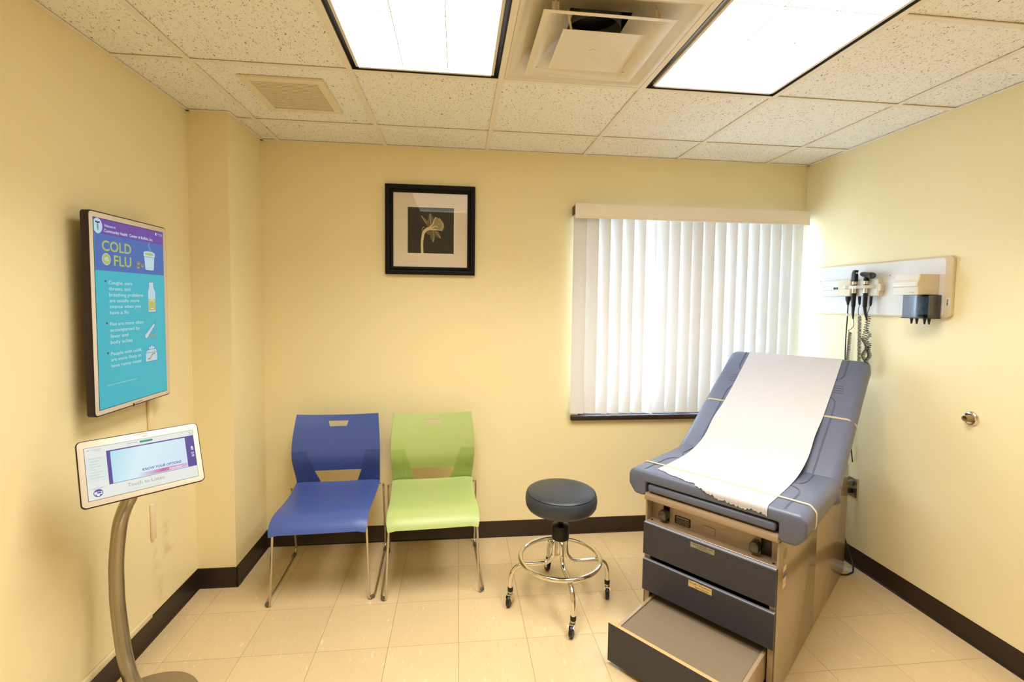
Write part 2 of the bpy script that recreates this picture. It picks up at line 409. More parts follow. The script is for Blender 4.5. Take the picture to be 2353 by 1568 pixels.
# baseboards: coved vinyl strip
bp_prof = [(0, 0), (.016, 0), (.0155, .002), (.008, .005), (.0045, .013), (.0035, .098), (.002, .101), (0, .101)]
def baseboard(name, a, b, nrm):
    a, b = Vector((*a, 0)), Vector((*b, 0)); d = (b-a).normalized(); n = Vector((*nrm, 0))
    mtx = basis(a, n, (0, 0, 1), d)
    MB().prism(bp_prof, 0, (b-a).length, mtx).build(name, 'base', None, True, 25, **ST)
baseboard('baseboard_left', (XL, YF), (XL, YP), (1, 0)); baseboard('baseboard_corner', (XL, YP), (XP+.016, YP), (0, -1))
baseboard('baseboard_recess', (XP, YP-.014), (XP, 0), (1, 0)); baseboard('baseboard_back', (XP, 0), (XR, 0), (0, -1))
baseboard('baseboard_right', (XR, 0), (XR, YF), (-1, 0))
# window: frame, sashes, panes, sill
wn = empty('window_1', (0, 0, 0), kind='structure')
f = MB()
for (a, b, c, d) in ((WX0, WX0+.04, WZ0, WZ1), (WX1-.03, WX1, WZ0, WZ1), (WX0, WX1, WZ0, WZ0+.04), (WX0, WX1, WZ1-.04, WZ1), ((WX0+WX1)/2-.03, (WX0+WX1)/2+.03, WZ0, WZ1)):
    f.box(a, b, .08, .14, c, d, .003, 1)
f.build('window_frame', 'white', wn)
for sx0, sx1 in ((WX0+.04, (WX0+WX1)/2-.03), ((WX0+WX1)/2+.03, WX1-.04)):
    for z0, z1, y in ((WZ0+.04, 1.43, .09), (1.40, WZ1-.04, .115)):
        s_ = MB(); s_.box(sx0, sx0+.035, y-.012, y+.012, z0, z1); s_.box(sx1-.035, sx1, y-.012, y+.012, z0, z1)
        s_.box(sx0+.035, sx1-.035, y-.012, y+.012, z0, z0+.04); s_.box(sx0+.035, sx1-.035, y-.012, y+.012, z1-.04, z1)
        so = s_.build('sash', 'white', wn)
        MB().box(sx0+.035, sx1-.035, y-.002, y+.002, z0+.04, z1-.04).build('pane', 'glass', so, False)
MB().box(WX0-.052, WX1+.018, -.034, .0, .752, .786, .008, 3).box(WX0+.001, WX1-.001, -.001, .085, .776, .7875).build('window_sill', 'sill', wn)

# ceiling
ce = MB().box(XL-.1, XR+.1, YF-.1, .12, H+.26, H+.32).build('ceiling', 'grid', None, False, **ST)
xs = cells(XL, XR, GX0, T2); ys = cells(YF, 0, GY0, T2)
def is_light(i0, j0): return False
light_cells = []
for (a, b) in xs:
    for (c, d) in ys:
        cx, cy = (a+b)/2, (c+d)/2
        inl = any(abs(cx-lx) < .05 for lx in TROFF) and (GY0-2*T2-.01 < cy < GY0)
        dif = abs(cx-(GX0+2.5*T2)) < .05 and abs(cy-(GY0-T2/2)) < .05
        if inl or dif: continue
        if b < XP and c > YP+.01: continue
        c2 = c
        if a < XP-.01 and b <= GX0+.01 and d > YP and c < YP:       # tile trimmed around the boxed corner
            tile_obj('ceiling_tile', a, b, c, YP, H+.006, H+.02, .001, 'tile', ce)
            tile_obj('ceiling_tile', XP, b, YP, d, H+.006, H+.02, .001, 'tile', ce); continue
        if a < XP-.01 and c > YP: tile_obj('ceiling_tile', XP, b, c, d, H+.006, H+.02, .001, 'tile', ce); continue
        tile_obj('ceiling_tile', a, b, c, d, H+.006, H+.02, .001, 'tile', ce)
gxs = [GX0+k*T2 for k in range(6)]; gys = [GY0+k*T2 for k in range(-4, 2)]
gw = .0118
for x in gxs:
    y1 = -.001
    MB().box(x-gw, x+gw, YF, y1, H, H+.004, .0008, 1).box(x-.001, x+.001, YF, y1, H+.004, H+.03).build('grid_runner', 'grid', ce, False)
edges = [XL]+gxs+[XR]
for y in gys:
    for a, b in zip(edges, edges[1:]):
        if a == XL and y > YP: a = XP
        if any(abs((a+b)/2-lx) < .05 for lx in TROFF) and abs(y-(GY0-T2)) < .01: continue
        MB().box(a+gw, b-gw if b != XR else b, y-gw, y+gw, H, H+.004, .0008, 1).build('cross_tee', 'grid', ce, False)
for (x0, x1, y0, y1) in ((XL, XL+.018, YF, YP), (XR-.018, XR, YF, 0), (XL, XP, YP-.018, YP), (XP, XP+.018, YP-.018, 0), (XP, XR, -.018, 0)):
    MB().box(x0, x1, y0, y1, H+.0005, H+.0038, .0006, 1).build('wall_angle', 'grid', ce, False)

# ------------------------------------------------------------------ fluorescent troffers
for i, cx in enumerate(TROFF):
    y0, y1 = GY0-2*T2, GY0
    t = empty('ceiling_light', (cx, (y0+y1)/2, H), 0, ['lit white fluorescent ceiling panel nearer the left wall, left of the square air diffuser', 'lit white fluorescent ceiling panel right of the square air diffuser, nearer the right wall'][i], 'ceiling light', 'fluorescent ceiling panels')
    hx, hy = T2/2-gw-.0005, T2-gw-.0005
    # housing pan (dark gap around the lens)
    hb = MB()
    for (a, b, c, d) in ((-hx, -hx+.003, -hy, hy), (hx-.003, hx, -hy, hy), (-hx, hx, -hy, -hy+.003), (-hx, hx, hy-.003, hy)):
        hb.box(a, b, c, d, .001, .09)
    hb.box(-hx, hx, -hy, hy, .088, .092); hb.build('housing', 'darkgap', t, False)
    ix, iy = hx-.020, hy-.020
    fr = MB()
    for (a, b, c, d) in ((-ix, -ix+.011, -iy, iy), (ix-.011, ix, -iy, iy), (-ix, ix, -iy, -iy+.011), (-ix, ix, iy-.011, iy)):
        fr.box(a, b, c, d, -.002, .012, .001, 1)
    fr.build('lens_frame', 'bezel', t, False)
    jx, jy = ix-.011, iy-.011
    # lens panels: three across, six along, each slightly dished with a seam between
    for p in range(3):
        for q in range(6):
            a, b = -jx+2*jx*p/3+.0007, -jx+2*jx*(p+1)/3-.0007; c, d = -jy+2*jy*q/6+.0007, -jy+2*jy*(q+1)/6-.0007
            def ff(u, v, a=a, b=b, c=c, d=d):
                s, r = u-1, v-1
                return (a+(b-a)*u/2, c+(d-c)*v/2, .002+.006*(1-s*s)*(1-r*r))
            key = ('lens', round(b-a, 4), i, p, q)
            MB().grid(ff, 2, 2).build('lens_panel', 'lens', t)
    sb = MB()
    for p in (1, 2): sb.box(-jx+2*jx*p/3-.0014, -jx+2*jx*p/3+.0014, -jy, jy, .001, .0035)
    for q in range(1, 6): sb.box(-jx, jx, -jy+2*jy*q/6-.0014, -jy+2*jy*q/6+.0014, .001, .0035)
    sb.build('lens_seam', 'bezel', t, False)

# ------------------------------------------------------------------ ceiling air diffuser
dfx, dfy = GX0+2.5*T2, GY0-T2/2
t = empty('air_diffuser', (dfx, dfy, H), 0, 'square white stepped air supply diffuser between the two lit ceiling panels', 'air vent')
M['diff'] = mat('diffuser_enamel', (232, 220, 196), .3, var=.02, vscale=6, coat=.3)
def sqring(mb, prof, n=4):
    """square frustum rings: prof list of (half, z)"""
    t_ = bmesh.new(); R = []
    for h_, z in prof: R.append([t_.verts.new((sx*h_, sy*h_, z)) for sx, sy in ((-1, -1), (1, -1), (1, 1), (-1, 1))])
    for A, B in zip(R, R[1:]):
        for k in range(4): t_.faces.new((A[k], A[(k+1) % 4], B[(k+1) % 4], B[k]))
    bmesh.ops.recalc_face_normals(t_, faces=t_.faces); bmesh.ops.solidify(t_, geom=t_.faces[:], thickness=.0012); mb.add(t_)
hh = T2/2-gw-.001
mb = MB(); sqring(mb, [(hh, .001), (hh-.012, .001), (hh-.02, .008), (.25, .016), (.215, .040), (.17, .058), (.108, .064)]); mb.build('outer_pan', 'diff', t, True, 50)
mb = MB(); sqring(mb, [(.2175, -.014), (.205, -.015), (.185, -.004), (.16, .014), (.135, .034), (.098, .050)]); mb.build('middle_cone', 'diff', t, True, 50)
mb = MB(); t_ = bmesh.new(); c0 = t_.verts.new((0, 0, -.012)); R = [t_.verts.new((sx*.1385, sy*.1385, -.023)) for sx, sy in ((-1, -1), (1, -1), (1, 1), (-1, 1))]
R2 = [t_.verts.new((sx*.130, sy*.130, -.020)) for sx, sy in ((-1, -1), (1, -1), (1, 1), (-1, 1))]
Rc = [t_.verts.new((.055*math.cos(a), .055*math.sin(a), -.0135)) for a in (0, PI/2, PI, 3*PI/2)]
for k in range(4):
    t_.faces.new((R[k], R[(k+1) % 4], R2[(k+1) % 4], R2[k]))
    t_.faces.new((c0, Rc[k], Rc[(k+1) % 4]))
# facets between the diamond and the square
for k in range(4):
    sx = [(-1, -1), (1, -1), (1, 1), (-1, 1)]
dm = {0: 1, 1: 2, 2: 3, 3: 0}
cor = R2  # (-,-),(+,-),(+,+),(-,+)
ax = Rc   # +x,+y,-x,-y
t_.faces.new((cor[1], cor[2], ax[0])); t_.faces.new((cor[2], cor[3], ax[1])); t_.faces.new((cor[3], cor[0], ax[2])); t_.faces.new((cor[0], cor[1], ax[3]))
t_.faces.new((cor[1], ax[0], ax[3])); t_.faces.new((cor[2], ax[1], ax[0])); t_.faces.new((cor[3], ax[2], ax[1])); t_.faces.new((cor[0], ax[3], ax[2]))
bmesh.ops.recalc_face_normals(t_, faces=t_.faces); bmesh.ops.solidify(t_, geom=t_.faces[:], thickness=.0012); mb.add(t_)
ip = mb.build('centre_plate', 'diff', t, True, 1)
MB().lathe([(0, -.0155), (.011, -.0155), (.012, -.0125), (0, -.012)], 20).build('plug', 'diff', ip)
MB().box(-.17, .17, -.17, .17, .11, .115).build('duct_throat', 'black', t, False)
MB().lathe([(.098, .050), (.100, .11)], 24).build('neck', 'grey', t)
for sx, sy in ((-1, 1), (1, 1), (1, -1), (-1, -1)):
    MB().tube([(sx*.165, sy*.165, .06), (sx*.178, sy*.178, .02), (sx*.175, sy*.175, -.002)], .004, 6).box(sx*.172-.012, sx*.172+.012, sy*.172-.002, sy*.172+.002, .015, .04).build('hanger_clip', 'grid', t)
for sx, sy in ((-1, -1), (1, 1)): MB().tube([(sx*.1, sy*.1, -.016), (sx*.12, sy*.12, .05)], .004, 6).build('hanger_clip', 'grid', t)

# exhaust grille
vx0, vx1, vy0, vy1 = -.914, -.570, -.840, -.481
t = empty('exhaust_grille', ((vx0+vx1)/2, (vy0+vy1)/2, H), 0, 'small square beige louvred exhaust grille in a ceiling tile at left', 'air vent')
hx = (vx1-vx0)/2; hy = (vy1-vy0)/2; b1 = .034
M['grille'] = mat('grille_enamel', (238, 226, 198), .45, var=.02)
g = MB()
for (a, b, c, d) in ((-hx, -hx+b1, -hy, hy), (hx-b1, hx, -hy, hy), (-hx+b1, hx-b1, -hy, -hy+b1), (-hx+b1, hx-b1, hy-b1, hy)): g.box(a, b, c, d, -.006, .005, .0015, 1)
g.build('frame', 'grille', t); MB().box(-hx+b1, hx-b1, -hy+b1, hy-b1, .004, .0055).build('backing', 'grille', t, False)
n = 20
for k in range(n):
    y = -hy+b1+.004+(2*(hy-b1)-.010)*(k+.5)/n
    MB().box(-hx+b1, hx-b1, -.0068, .0068, -.0008, .0008, mtx=Matrix.Translation((0, y, -.0005)) @ Matrix.Rotation(.16, 4, 'X')).build('slat', 'grille', t, False)

# ------------------------------------------------------------------ vertical blind
bl = empty('vertical_blind', (1.48, -.045, 2.02), 0, 'white vertical blind with valance, closed slats over the back wall window', 'blind')
def W(x, y, z): return (x-1.48, y+.045, z-2.02)
bx0, bx1 = .711, 2.262
vp = [(0, 0), (0, .088), (.006, .092), (.012, .092), (.012, .004), (.006, 0)]
v = MB(); v.box(bx0-1.48, bx1-1.48, -.051, -.046, .008, .097, .002, 2); v.box(bx0-1.48, bx1-1.48, -.047, -.020, .092, .0965)
v.box(bx0-1.48+.001, bx1-1.48-.001, -.054, -.047, .006, .018, .003, 2); v.build('valance', 'valance', bl)
MB().box(bx0-1.48+.01, bx1-1.48-.01, -.022, .022, .045, .085, .003, 1).build('head_rail', 'white', bl)
for x in (bx0+.012, bx1-.012): MB().box(x-1.48-.008, x-1.48+.008, -.045, .044, .035, .09).build('mounting_bracket', 'black', bl, False)
nsl = 20; sp = (2.25-.715-.012)/nsl
for k in range(nsl):
    xc = .715+.042+k*(2.212-.757)/(nsl-1)
    ang = math.radians(-20+3*math.sin(k*2.3))
    if k == 6: ang = math.radians(-52)
    if k in (0, 10): ang = math.radians(-4)
    if k in (7, 8): ang = math.radians(-11)
    if k >= 16: ang = math.radians(-10)
    wd, zb = .0425, .803+.0015*math.sin(k*1.7)
    def sf(i, j, xc=xc, ang=ang, wd=wd, zb=zb):
        u = (i/6*2-1); x = u*wd; y = -.004*(1-u*u)
        tw = ang*(1+.03*math.sin(j)); z = zb+(2.055-zb)*j/4
        return (xc-1.48+x*math.cos(tw)-y*math.sin(tw), .001+x*math.sin(tw)+y*math.cos(tw), z-2.02)
    MB().grid(sf, 6, 4, thick=.0007).build('slat', 'slat', bl, True, 60)
MB().tube([W(2.276, -.03, 2.03), W(2.276, -.02, 1.455)], .0025, 8).tube([W(2.286, -.03, 2.03), W(2.286, -.02, 1.455)], .0012, 6).box(*[a for p in zip(W(2.27, -.03, 1.435), W(2.292, -.012, 1.462)) for a in p]).tube([W(2.278, -.02, 1.44), W(2.276, -.02, .95)], .003, 8).build('control_cord', 'white', bl)

# ------------------------------------------------------------------ framed picture
px0, px1, pz0, pz1 = -.436, .103, 1.668, 2.2065
pc = empty('framed_picture', ((px0+px1)/2, -.002, (pz0+pz1)/2), 0, 'square black framed x-ray style print of a daffodil in a cream mat', 'picture')
cx, cz = (px0+px1)/2, (pz0+pz1)/2
hw = (px1-px0)/2; fwid = .047
# frame: mitred moulding
prof = [(0, .001), (0, .024), (.006, .030), (.018, .031), (.027, .026), (.031, .0215), (.036, .024), (.040, .0225), (.047, .015), (.047, .001)]
fr = MB(); t_ = bmesh.new(); R = []
for (d, y) in prof: R.append([t_.verts.new((sx*(hw-d), -y, sz*(hw-d))) for sx, sz in ((-1, -1), (1, -1), (1, 1), (-1, 1))])
for A, B in zip(R, R[1:]+[R[0]]):
    for k in range(4): t_.faces.new((A[k], A[(k+1) % 4], B[(k+1) % 4], B[k]))
bmesh.ops.recalc_face_normals(t_, faces=t_.faces); fr.add(t_); fo = fr.build('frame', 'frame', pc, True, 40)
# beaded inner lip
bd = MB(); rr = hw-.0345
for s_ in range(4):
    for k in range(52):
        p = -rr+2*rr*(k+.5)/52; x, z = [(p, -rr), (rr, p), (p, rr), (-rr, p)][s_]
        bd.box(x-.0033, x+.0033, -.0262, -.021, z-.0033, z+.0033, .0012, 1)
bd.build('beading', 'frame', fo, kind='stuff')
M['mat'] = mat('mat_board', (240, 226, 208), .7, var=.01, vscale=40); M['artdark'] = mat('print_ground', (38, 33, 20), .6, var=.08, vscale=6); M['bevel'] = mat('mat_bevel', (248, 238, 208), .6, var=0)
ax0, ax1, az0, az1 = -.307-cx, -.0235-cx, 1.795-cz, 2.078-cz
mm = MB()
hi = hw-.045
for (a, b, c, d) in ((-hi, ax0, -hi, hi), (ax1, hi, -hi, hi), (ax0, ax1, -hi, az0), (ax0, ax1, az1, hi)): mm.box(a, b, -.010, -.003, c, d)
mo = mm.build('mat', 'mat', pc, False)
bv = MB()
for (a, b, c, d) in ((ax0-.002, ax0+.003, az0-.002, az1+.002), (ax1-.003, ax1+.002, az0-.002, az1+.002), (ax0, ax1, az0-.002, az0+.003), (ax0, ax1, az1-.003, az1+.002)): bv.box(a, b, -.0102, -.0068, c, d)
for (a, b, c, d) in ((ax0-.011, ax0-.0095, az0-.011, az1+.011), (ax1+.0095, ax1+.011, az0-.011, az1+.011), (ax0-.011, ax1+.011, az0-.011, az0-.0095), (ax0-.011, ax1+.011, az1+.0095, az1+.011)): bv.box(a, b, -.0104, -.0098, c, d)
bv.build('bevel_line', 'bevel', mo, False)
ar = MB().box(ax0, ax1, -.006, -.003, az0, az1).build('print', 'artdark', pc, False)
# daffodil, flat print on the dark ground (picture-plane coordinates x, z)
def petal(mb, bx, bz, tx, tz, wd, lift, n=14, base=.25):
    d = Vector((tx-bx, tz-bz)); L_ = d.length; d.normalize(); nrm = Vector((-d.y, d.x)); pts = []
    for i in range(n+1):
        s_ = i/n; ww = wd*(math.sin(PI*min(1, s_**.8))**.75*(1-base)+base*(1-s_)); pts.append((bx+d.x*L_*s_+nrm.x*ww, bz+d.y*L_*s_+nrm.y*ww))
    for i in range(n-1, 0, -1):
        s_ = i/n; ww = wd*(math.sin(PI*min(1, s_**.8))**.75*(1-base)+base*(1-s_)); pts.append((bx+d.x*L_*s_-nrm.x*ww, bz+d.y*L_*s_-nrm.y*ww))
    mb.poly([(p[0]-cx, -lift, p[1]-cz) for p in pts])
def strip(mb, pts, w0, w1, lift, jag=0):
    P = smoothpath([(p[0], 0, p[1]) for p in pts], 5); n_ = len(P); A = []; B = []
    for i, p in enumerate(P):
        d = (P[min(i+1, n_-1)]-P[max(i-1, 0)]).normalized(); nn = Vector((-d.z, 0, d.x)); w_ = (w0+(w1-w0)*i/(n_-1))
        A.append(p+nn*w_); B.append(p-nn*w_)
    for i in range(n_-1): mb.poly([(q.x-cx, -lift, q.z-cz) for q in (A[i], A[i+1], B[i+1], B[i])])
M['p1'] = mat('petal_dim', (112, 102, 68), .6, var=.25, vscale=60); M['p2'] = mat('petal_mid', (160, 146, 102), .6, var=.3, vscale=90); M['p3'] = mat('stem_bright', (232, 214, 166), .6, var=.12, vscale=60)
a = MB(); petal(a, -.165, 1.955, -.224, 2.026, .012, .0064); petal(a, -.160, 1.958, -.170, 2.044, .021, .0063)
petal(a, -.172, 1.945, -.216, 1.925, .022, .0062, base=.4); petal(a, -.160, 1.945, -.150, 1.864, .018, .0063); petal(a, -.150, 1.945, -.104, 1.889, .017, .0064); petal(a, -.17, 1.94, -.184, 1.912, .018, .0061)
a.build('petal', 'p1', ar, False)
a = MB(); a.poly([(x-cx, -.0066, z-cz) for x, z in [(-.172, 1.958), (-.150, 1.985), (-.143, 2.012), (-.136, 2.020), (-.128, 2.016), (-.120, 2.012), (-.112, 2.008), (-.104, 1.998), (-.096, 1.990), (-.088, 1.982), (-.086, 1.970), (-.084, 1.958), (-.090, 1.948), (-.094, 1.938), (-.104, 1.938), (-.116, 1.942), (-.140, 1.942), (-.175, 1.940)]])
a.build('trumpet', 'p2', ar, False)
a = MB(); strip(a, [(-.2155, 1.795), (-.219, 1.85), (-.213, 1.905), (-.204, 1.930), (-.180, 1.948), (-.160, 1.952)], .0062, .010, .0069)
for q in ([(-.175, 1.955), (-.155, 1.975), (-.146, 2.000), (-.138, 2.019)], [(-.165, 1.950), (-.135, 1.965), (-.125, 1.955)], [(-.17, 1.944), (-.13, 1.943), (-.098, 1.938)]): strip(a, q, .004, .0014, .0070)
for q in ([(-.19, 1.975), (-.222, 2.024)], [(-.166, 1.97), (-.170, 2.035)], [(-.152, 1.94), (-.148, 1.90), (-.151, 1.87)], [(-.142, 1.94), (-.108, 1.895)], [(-.219, 1.925), (-.215, 1.95), (-.205, 1.958)]): strip(a, q, .0006, .0012, .0067)
for k in range(9):
    an = -.75+k*.23; x, z = -.135+.046*math.cos(an), 1.972+.046*math.sin(an); strip(a, [(x-.012*math.cos(an), z-.012*math.sin(an)), (x, z)], .0007, .0018, .0068)
strip(a, [(-.2215, 1.795), (-.2235, 1.85)], .0022, .0022, .0072); strip(a, [(-.2110, 1.795), (-.2135, 1.85)], .0018, .0018, .0072)
a.build('stem', 'p3', ar, False)
MB().box(-hi, hi, -.0135, -.0115, -hi, hi).build('glass', 'glass', pc, False)

# ------------------------------------------------------------------ wall screen (portrait)
TX = -1.262
sy0, sy1, sz0, sz1 = -1.170, -.779, 1.100, 1.788      # first estimates; refined below by the camera rays
def hit_x(u, v, x):
    d = r2*((u-1172.75)/1089.576) - u2*((v-752.9)/1089.576) + fw; s_ = (x-0)/d.x
    return (-2.9645+d.y*s_, 1.5116+d.z*s_)
q = [hit_x(*p, TX) for p in ((215, 500), (374, 535), (382, 897), (228, 943))]
sy0, sy1 = (q[0][0]+q[3][0])/2, (q[1][0]+q[2][0])/2; sz1, sz0 = (q[0][1]+q[1][1])/2, (q[2][1]+q[3][1])/2
q = [hit_x(*p, TX) for p in ((203, 481), (383.5, 524), (390, 907), (217.5, 961))]
by0, by1 = (q[0][0]+q[3][0])/2, (q[1][0]+q[2][0])/2; bz1, bz0 = (q[0][1]+q[1][1])/2, (q[2][1]+q[3][1])/2
tv = empty('wall_display', (XL, (by0+by1)/2, (bz0+bz1)/2), 0, 'portrait cream-bezel wall screen showing a teal Cold vs. Flu poster', 'screen')
oy, oz = (by0+by1)/2, (bz0+bz1)/2
MT = basis((0, 0, 0), (0, 1, 0), (0, 0, 1), (1, 0, 0))     # local plane: X->+y, Y->z, Z->+x
dx = TX-XL
MB().prism(rrect(by0-oy, by1-oy, bz0-oz, bz1-oz, .014), dx-.027, dx-.0015, MT, .002, 2).build('casing', 'brown', tv)
MB().prism(rrect(by0-oy+.09, by1-oy-.06, bz0-oz+.06, bz1-oz-.06, .02), .022, dx-.027, MT).build('rear_cover', 'black', tv)
mk = MB(); mk.prism(rrect(by0-oy+.078, by0-oy+.15, -.16, .16, .01), .002, .03, MT)
for z in (-.13, -.05, .05, .13): mk.prism(rrect(by0-oy+.072, by0-oy+.09, z-.02, z+.02, .006), .004, .02, MT)
mk.prism(rrect(-.1, .1, -.1, .1, .01), 0, .024, MT); mk.build('wall_bracket', 'black', tv)
bz = MB(); bw = .004
bz.prism(rrect(by0-oy+bw, by1-oy-bw, bz0-oz+bw, bz1-oz-bw, .012), dx-.004, dx+.0, MT, .0012, 2); bzo = bz.build('bezel', 'bezel', tv)
sw, sh = sy1-sy0, sz1-sz0
MS = basis((dx, sy0-oy, sz1-oz), (0, 1, 0), (0, 0, 1), (1, 0, 0))      # X right along the screen, Y up from its top edge
C_ = dict(teal=(78, 190, 204), blue=(88, 118, 186), purple=(118, 86, 168), pale=(196, 224, 234), green=(182, 194, 110), white=(214, 234, 240), amber=(188, 164, 88), dark=(60, 62, 120), yel=(196, 194, 100), steam=(120, 160, 206), peach=(170, 190, 150))
for k_, c_ in C_.items(): M['s_'+k_] = screen_mat('display_'+k_, c_, .86)
scr = MB().box(0, sw, -sh, 0, .0002, .0012, mtx=MS).build('screen', 's_teal', tv, False)
MB().box(-.002, sw+.002, -sh-.002, .002, -.0005, .0005, mtx=MS).build('screen_edge', 'black', tv, False)
class Lay:
    """flat print layer in screen units (u right, v down, both 0..1)"""
    def __init__(s, Mx, w_, h_, lift): s.m, s.M, s.w, s.h, s.l = MB(), Mx, w_, h_, lift
    def P(s, pts): s.m.poly([(u*s.w, -v_*s.h, s.l) for u, v_ in pts], s.M); return s
    def R(s, a, b, c, d): return s.P([(a, d), (b, d), (b, c), (a, c)])
    def E(s, u, v_, r, ry=None, n=28, clip=None):
        ry = ry if ry else r; pts = [(u+r/s.w*math.cos(2*PI*k/n), v_-ry/s.h*math.sin(2*PI*k/n)) for k in range(n)]
        if clip is not None: pts = [(max(clip, p), q_) for p, q_ in pts]
        return s.P(pts)
    def ring(s, u, v_, r, r_in, n=28):
        for k in range(n):
            a0, a1 = 2*PI*k/n, 2*PI*(k+1)/n
            s.P([(u+q_/s.w*math.cos(a), v_-q_/s.h*math.sin(a)) for q_, a in ((r, a0), (r, a1), (r_in, a1), (r_in, a0))])
        return s
    def L(s, pts, wd, sm=0):
        P = [Vector((u*s.w, -v_*s.h, 0)) for u, v_ in pts]
        if sm: P = smoothpath(P, sm)
        for A, B in zip(P, P[1:]):
            d = (B-A)
            if d.length < 1e-6: continue
            d.normalize(); n_ = Vector((-d.y, d.x, 0))*wd/2
            s.m.poly([(p.x, p.y, s.l) for p in (A-n_, B-n_, B+n_, A+n_)], s.M)
        return s
    def T(s, body, u0, u1, vb, capv, **kw): put_text(s.m, body, u0*s.w, None if u1 is None else u1*s.w, -vb*s.h, capv*s.h, s.M, s.l, **kw); return s
    def done(s, name, mt, parent): return s.m.build(name, mt, parent, False)
def LY(l): return Lay(MS, sw, sh, l)
LY(.0014).R(0, 1, 0, .078).done('header_band', 's_purple', scr)
LY(.0014).R(0, 1, .078, .269).done('title_band', 's_blue', scr)
LY(.0016).E(.045, .039, .0225, .027, clip=.001).done('emblem_disc', 's_pale', scr)
LY(.0016).P([(.664, .142), (.85, .142), (.85, .165), (.840, .165), (.828, .238), (.815, .244), (.70, .244), (.685, .238), (.673, .165), (.664, .165)]).done('cup_drawing', 's_pale', scr)
LY(.0017).E(.757, .143, .036, .0085).done('cup_rim', 's_pale', scr)
LY(.0016).P([(.737, .315), (.812, .315), (.812, .345), (.842, .372), (.842, .497), (.716, .497), (.716, .372), (.737, .345)]).done('bottle_drawing', 's_pale', scr)
LY(.0016).P([(.648, .634), (.80, .566), (.822, .576), (.69, .652), (.66, .655)]).done('thermometer_drawing', 's_pale', scr)
LY(.0016).P([(.651, .742), (.69, .722), (.82, .722), (.842, .742), (.842, .795), (.651, .795)]).done('tissue_box_drawing', 's_pale', scr)
LY(.0017).P([(.70, .738), (.71, .70), (.735, .71), (.755, .694), (.775, .708), (.80, .70), (.795, .738)]).done('tissue_drawing', 's_pale', scr)
LY(.0016).ring(.14, .2075, .0215, .019).done('badge_ring', 's_pale', scr)
LY(.0018).T('Welcome to', .124, .272, .037, .013, bold=.012).T('Community Health  Center of Buffalo, Inc.', .121, .822, .0655, .0165, bold=.012).done('header_text', 's_white', scr)
LY(.0018).R(.866, .885, .010, .026).T('ContextMedia', .892, .985, .018, .005).T('Health', .935, .985, .026, .005).done('corner_text', 's_white', scr)
for grp in ([('Coughs, sore', .157, .479, .3395), ('throats, and', .159, None, .372), ('breathing problems', .160, .638, .4045), ('are usually more', .160, .577, .436), ('intense when you', .160, .600, .4685), ('have a flu', .160, .415, .501)],
      [('Flus are more often', .158, .634, .562), ('accompanied by', .158, .572, .595), ('fever and', .159, .40, .628), ('body aches', .159, .458, .661)], [('People with colds', .158, .591, .7235), ('are more likely to', .158, .583, .7555), ('have runny noses', .159, .586, .7885)]):
    l = LY(.0018)
    for b_, a0, a1, vb in grp: l.T(b_, a0, a1 if a1 else .447, vb, .0188)
    l.done('bullet_text', 's_white', scr)
LY(.0018).T('Source: www.cdc.gov/flu/about/qa/coldflu.htm', .093, .503, .883, .006).done('source_text', 's_white', scr)
LY(.0018).T('COLD', .088, .481, .163, .054, bold=.018).T('FLU', .236, .476, .2375, .056, bold=.018).done('title_text', 's_green', scr)
LY(.0018).E(.14, .2075, .0190).done('badge_disc', 's_green', scr)
LY(.0018).E(.757, .1475, .029, .0050).done('soup_drawing', 's_green', scr)
LY(.0018).R(.724, .836, .418, .485).done('bottle_label', 's_yel', scr)
LY(.0020).T('VS.', .112, .172, .2165, .019, bold=.03).done('badge_text', 's_white', scr)
LY(.0020).ring(.779, .452, .015, .0138).L([(.735, .43), (.779, .422), (.823, .43)], .003).R(.75, .81, .474, .477).done('label_drawing', 's_white', scr)
for u, v_ in ((.587, .208), (.577, .231), (.644, .221)): LY(.0018).E(u, v_, .0085, .007).done('pill_drawing', 's_amber', scr)
LY(.0018).T('101°', .717, .860, .654, .024, bold=.005).done('fever_text', 's_amber', scr)
LY(.0018).L([(.69, .78), (.73, .775), (.76, .755), (.81, .75)], .006, 4).done('box_stripe', 's_amber', scr)
l = LY(.0019)
for u, v_ in ((.587, .204), (.577, .227), (.644, .217)): l.E(u, v_, .006, .0015)
for vb in (.324, .547, .708): l.E(.118, vb, .0038)
for seg_ in ([(.651, .742), (.651, .795), (.842, .795), (.842, .742), (.82, .722), (.69, .722), (.651, .742), (.842, .742)], [(.716, .497), (.842, .497), (.842, .372), (.812, .345), (.812, .315), (.737, .315), (.737, .345), (.716, .372), (.716, .497)], [(.648, .634), (.80, .566), (.822, .576), (.69, .652), (.66, .655), (.648, .634)], [(.81, .571), (.838, .545)], [(.70, .738), (.71, .70), (.735, .71), (.755, .694), (.775, .708), (.80, .70), (.795, .738)],
             [(.672, .165), (.685, .238), (.70, .246), (.815, .246), (.830, .238), (.845, .165)], [(.664, .142), (.664, .165), (.85, .165), (.85, .142)]): l.L(seg_, .0013)
l.L([(.018, .018), (.045, .023), (.072, .018)], .0055).L([(.045, .014), (.045, .064)], .0012).L([(.035, .03), (.055, .037), (.035, .046), (.054, .054), (.042, .062)], .0013, 4).L([(.055, .03), (.035, .037), (.055, .046), (.037, .054)], .0013, 4)
l.done('outline_print', 's_dark', scr)
LY(.0017).L([(.765, .135), (.775, .118), (.75, .10), (.762, .085)], .007, 5).L([(.75, .092), (.765, .08)], .005, 3).done('steam_print', 's_steam', scr)
M['logo'] = mat('bezel_print', (150, 120, 100), .6, var=0); M['logod'] = mat('bezel_badge', (60, 34, 34), .6, var=0)
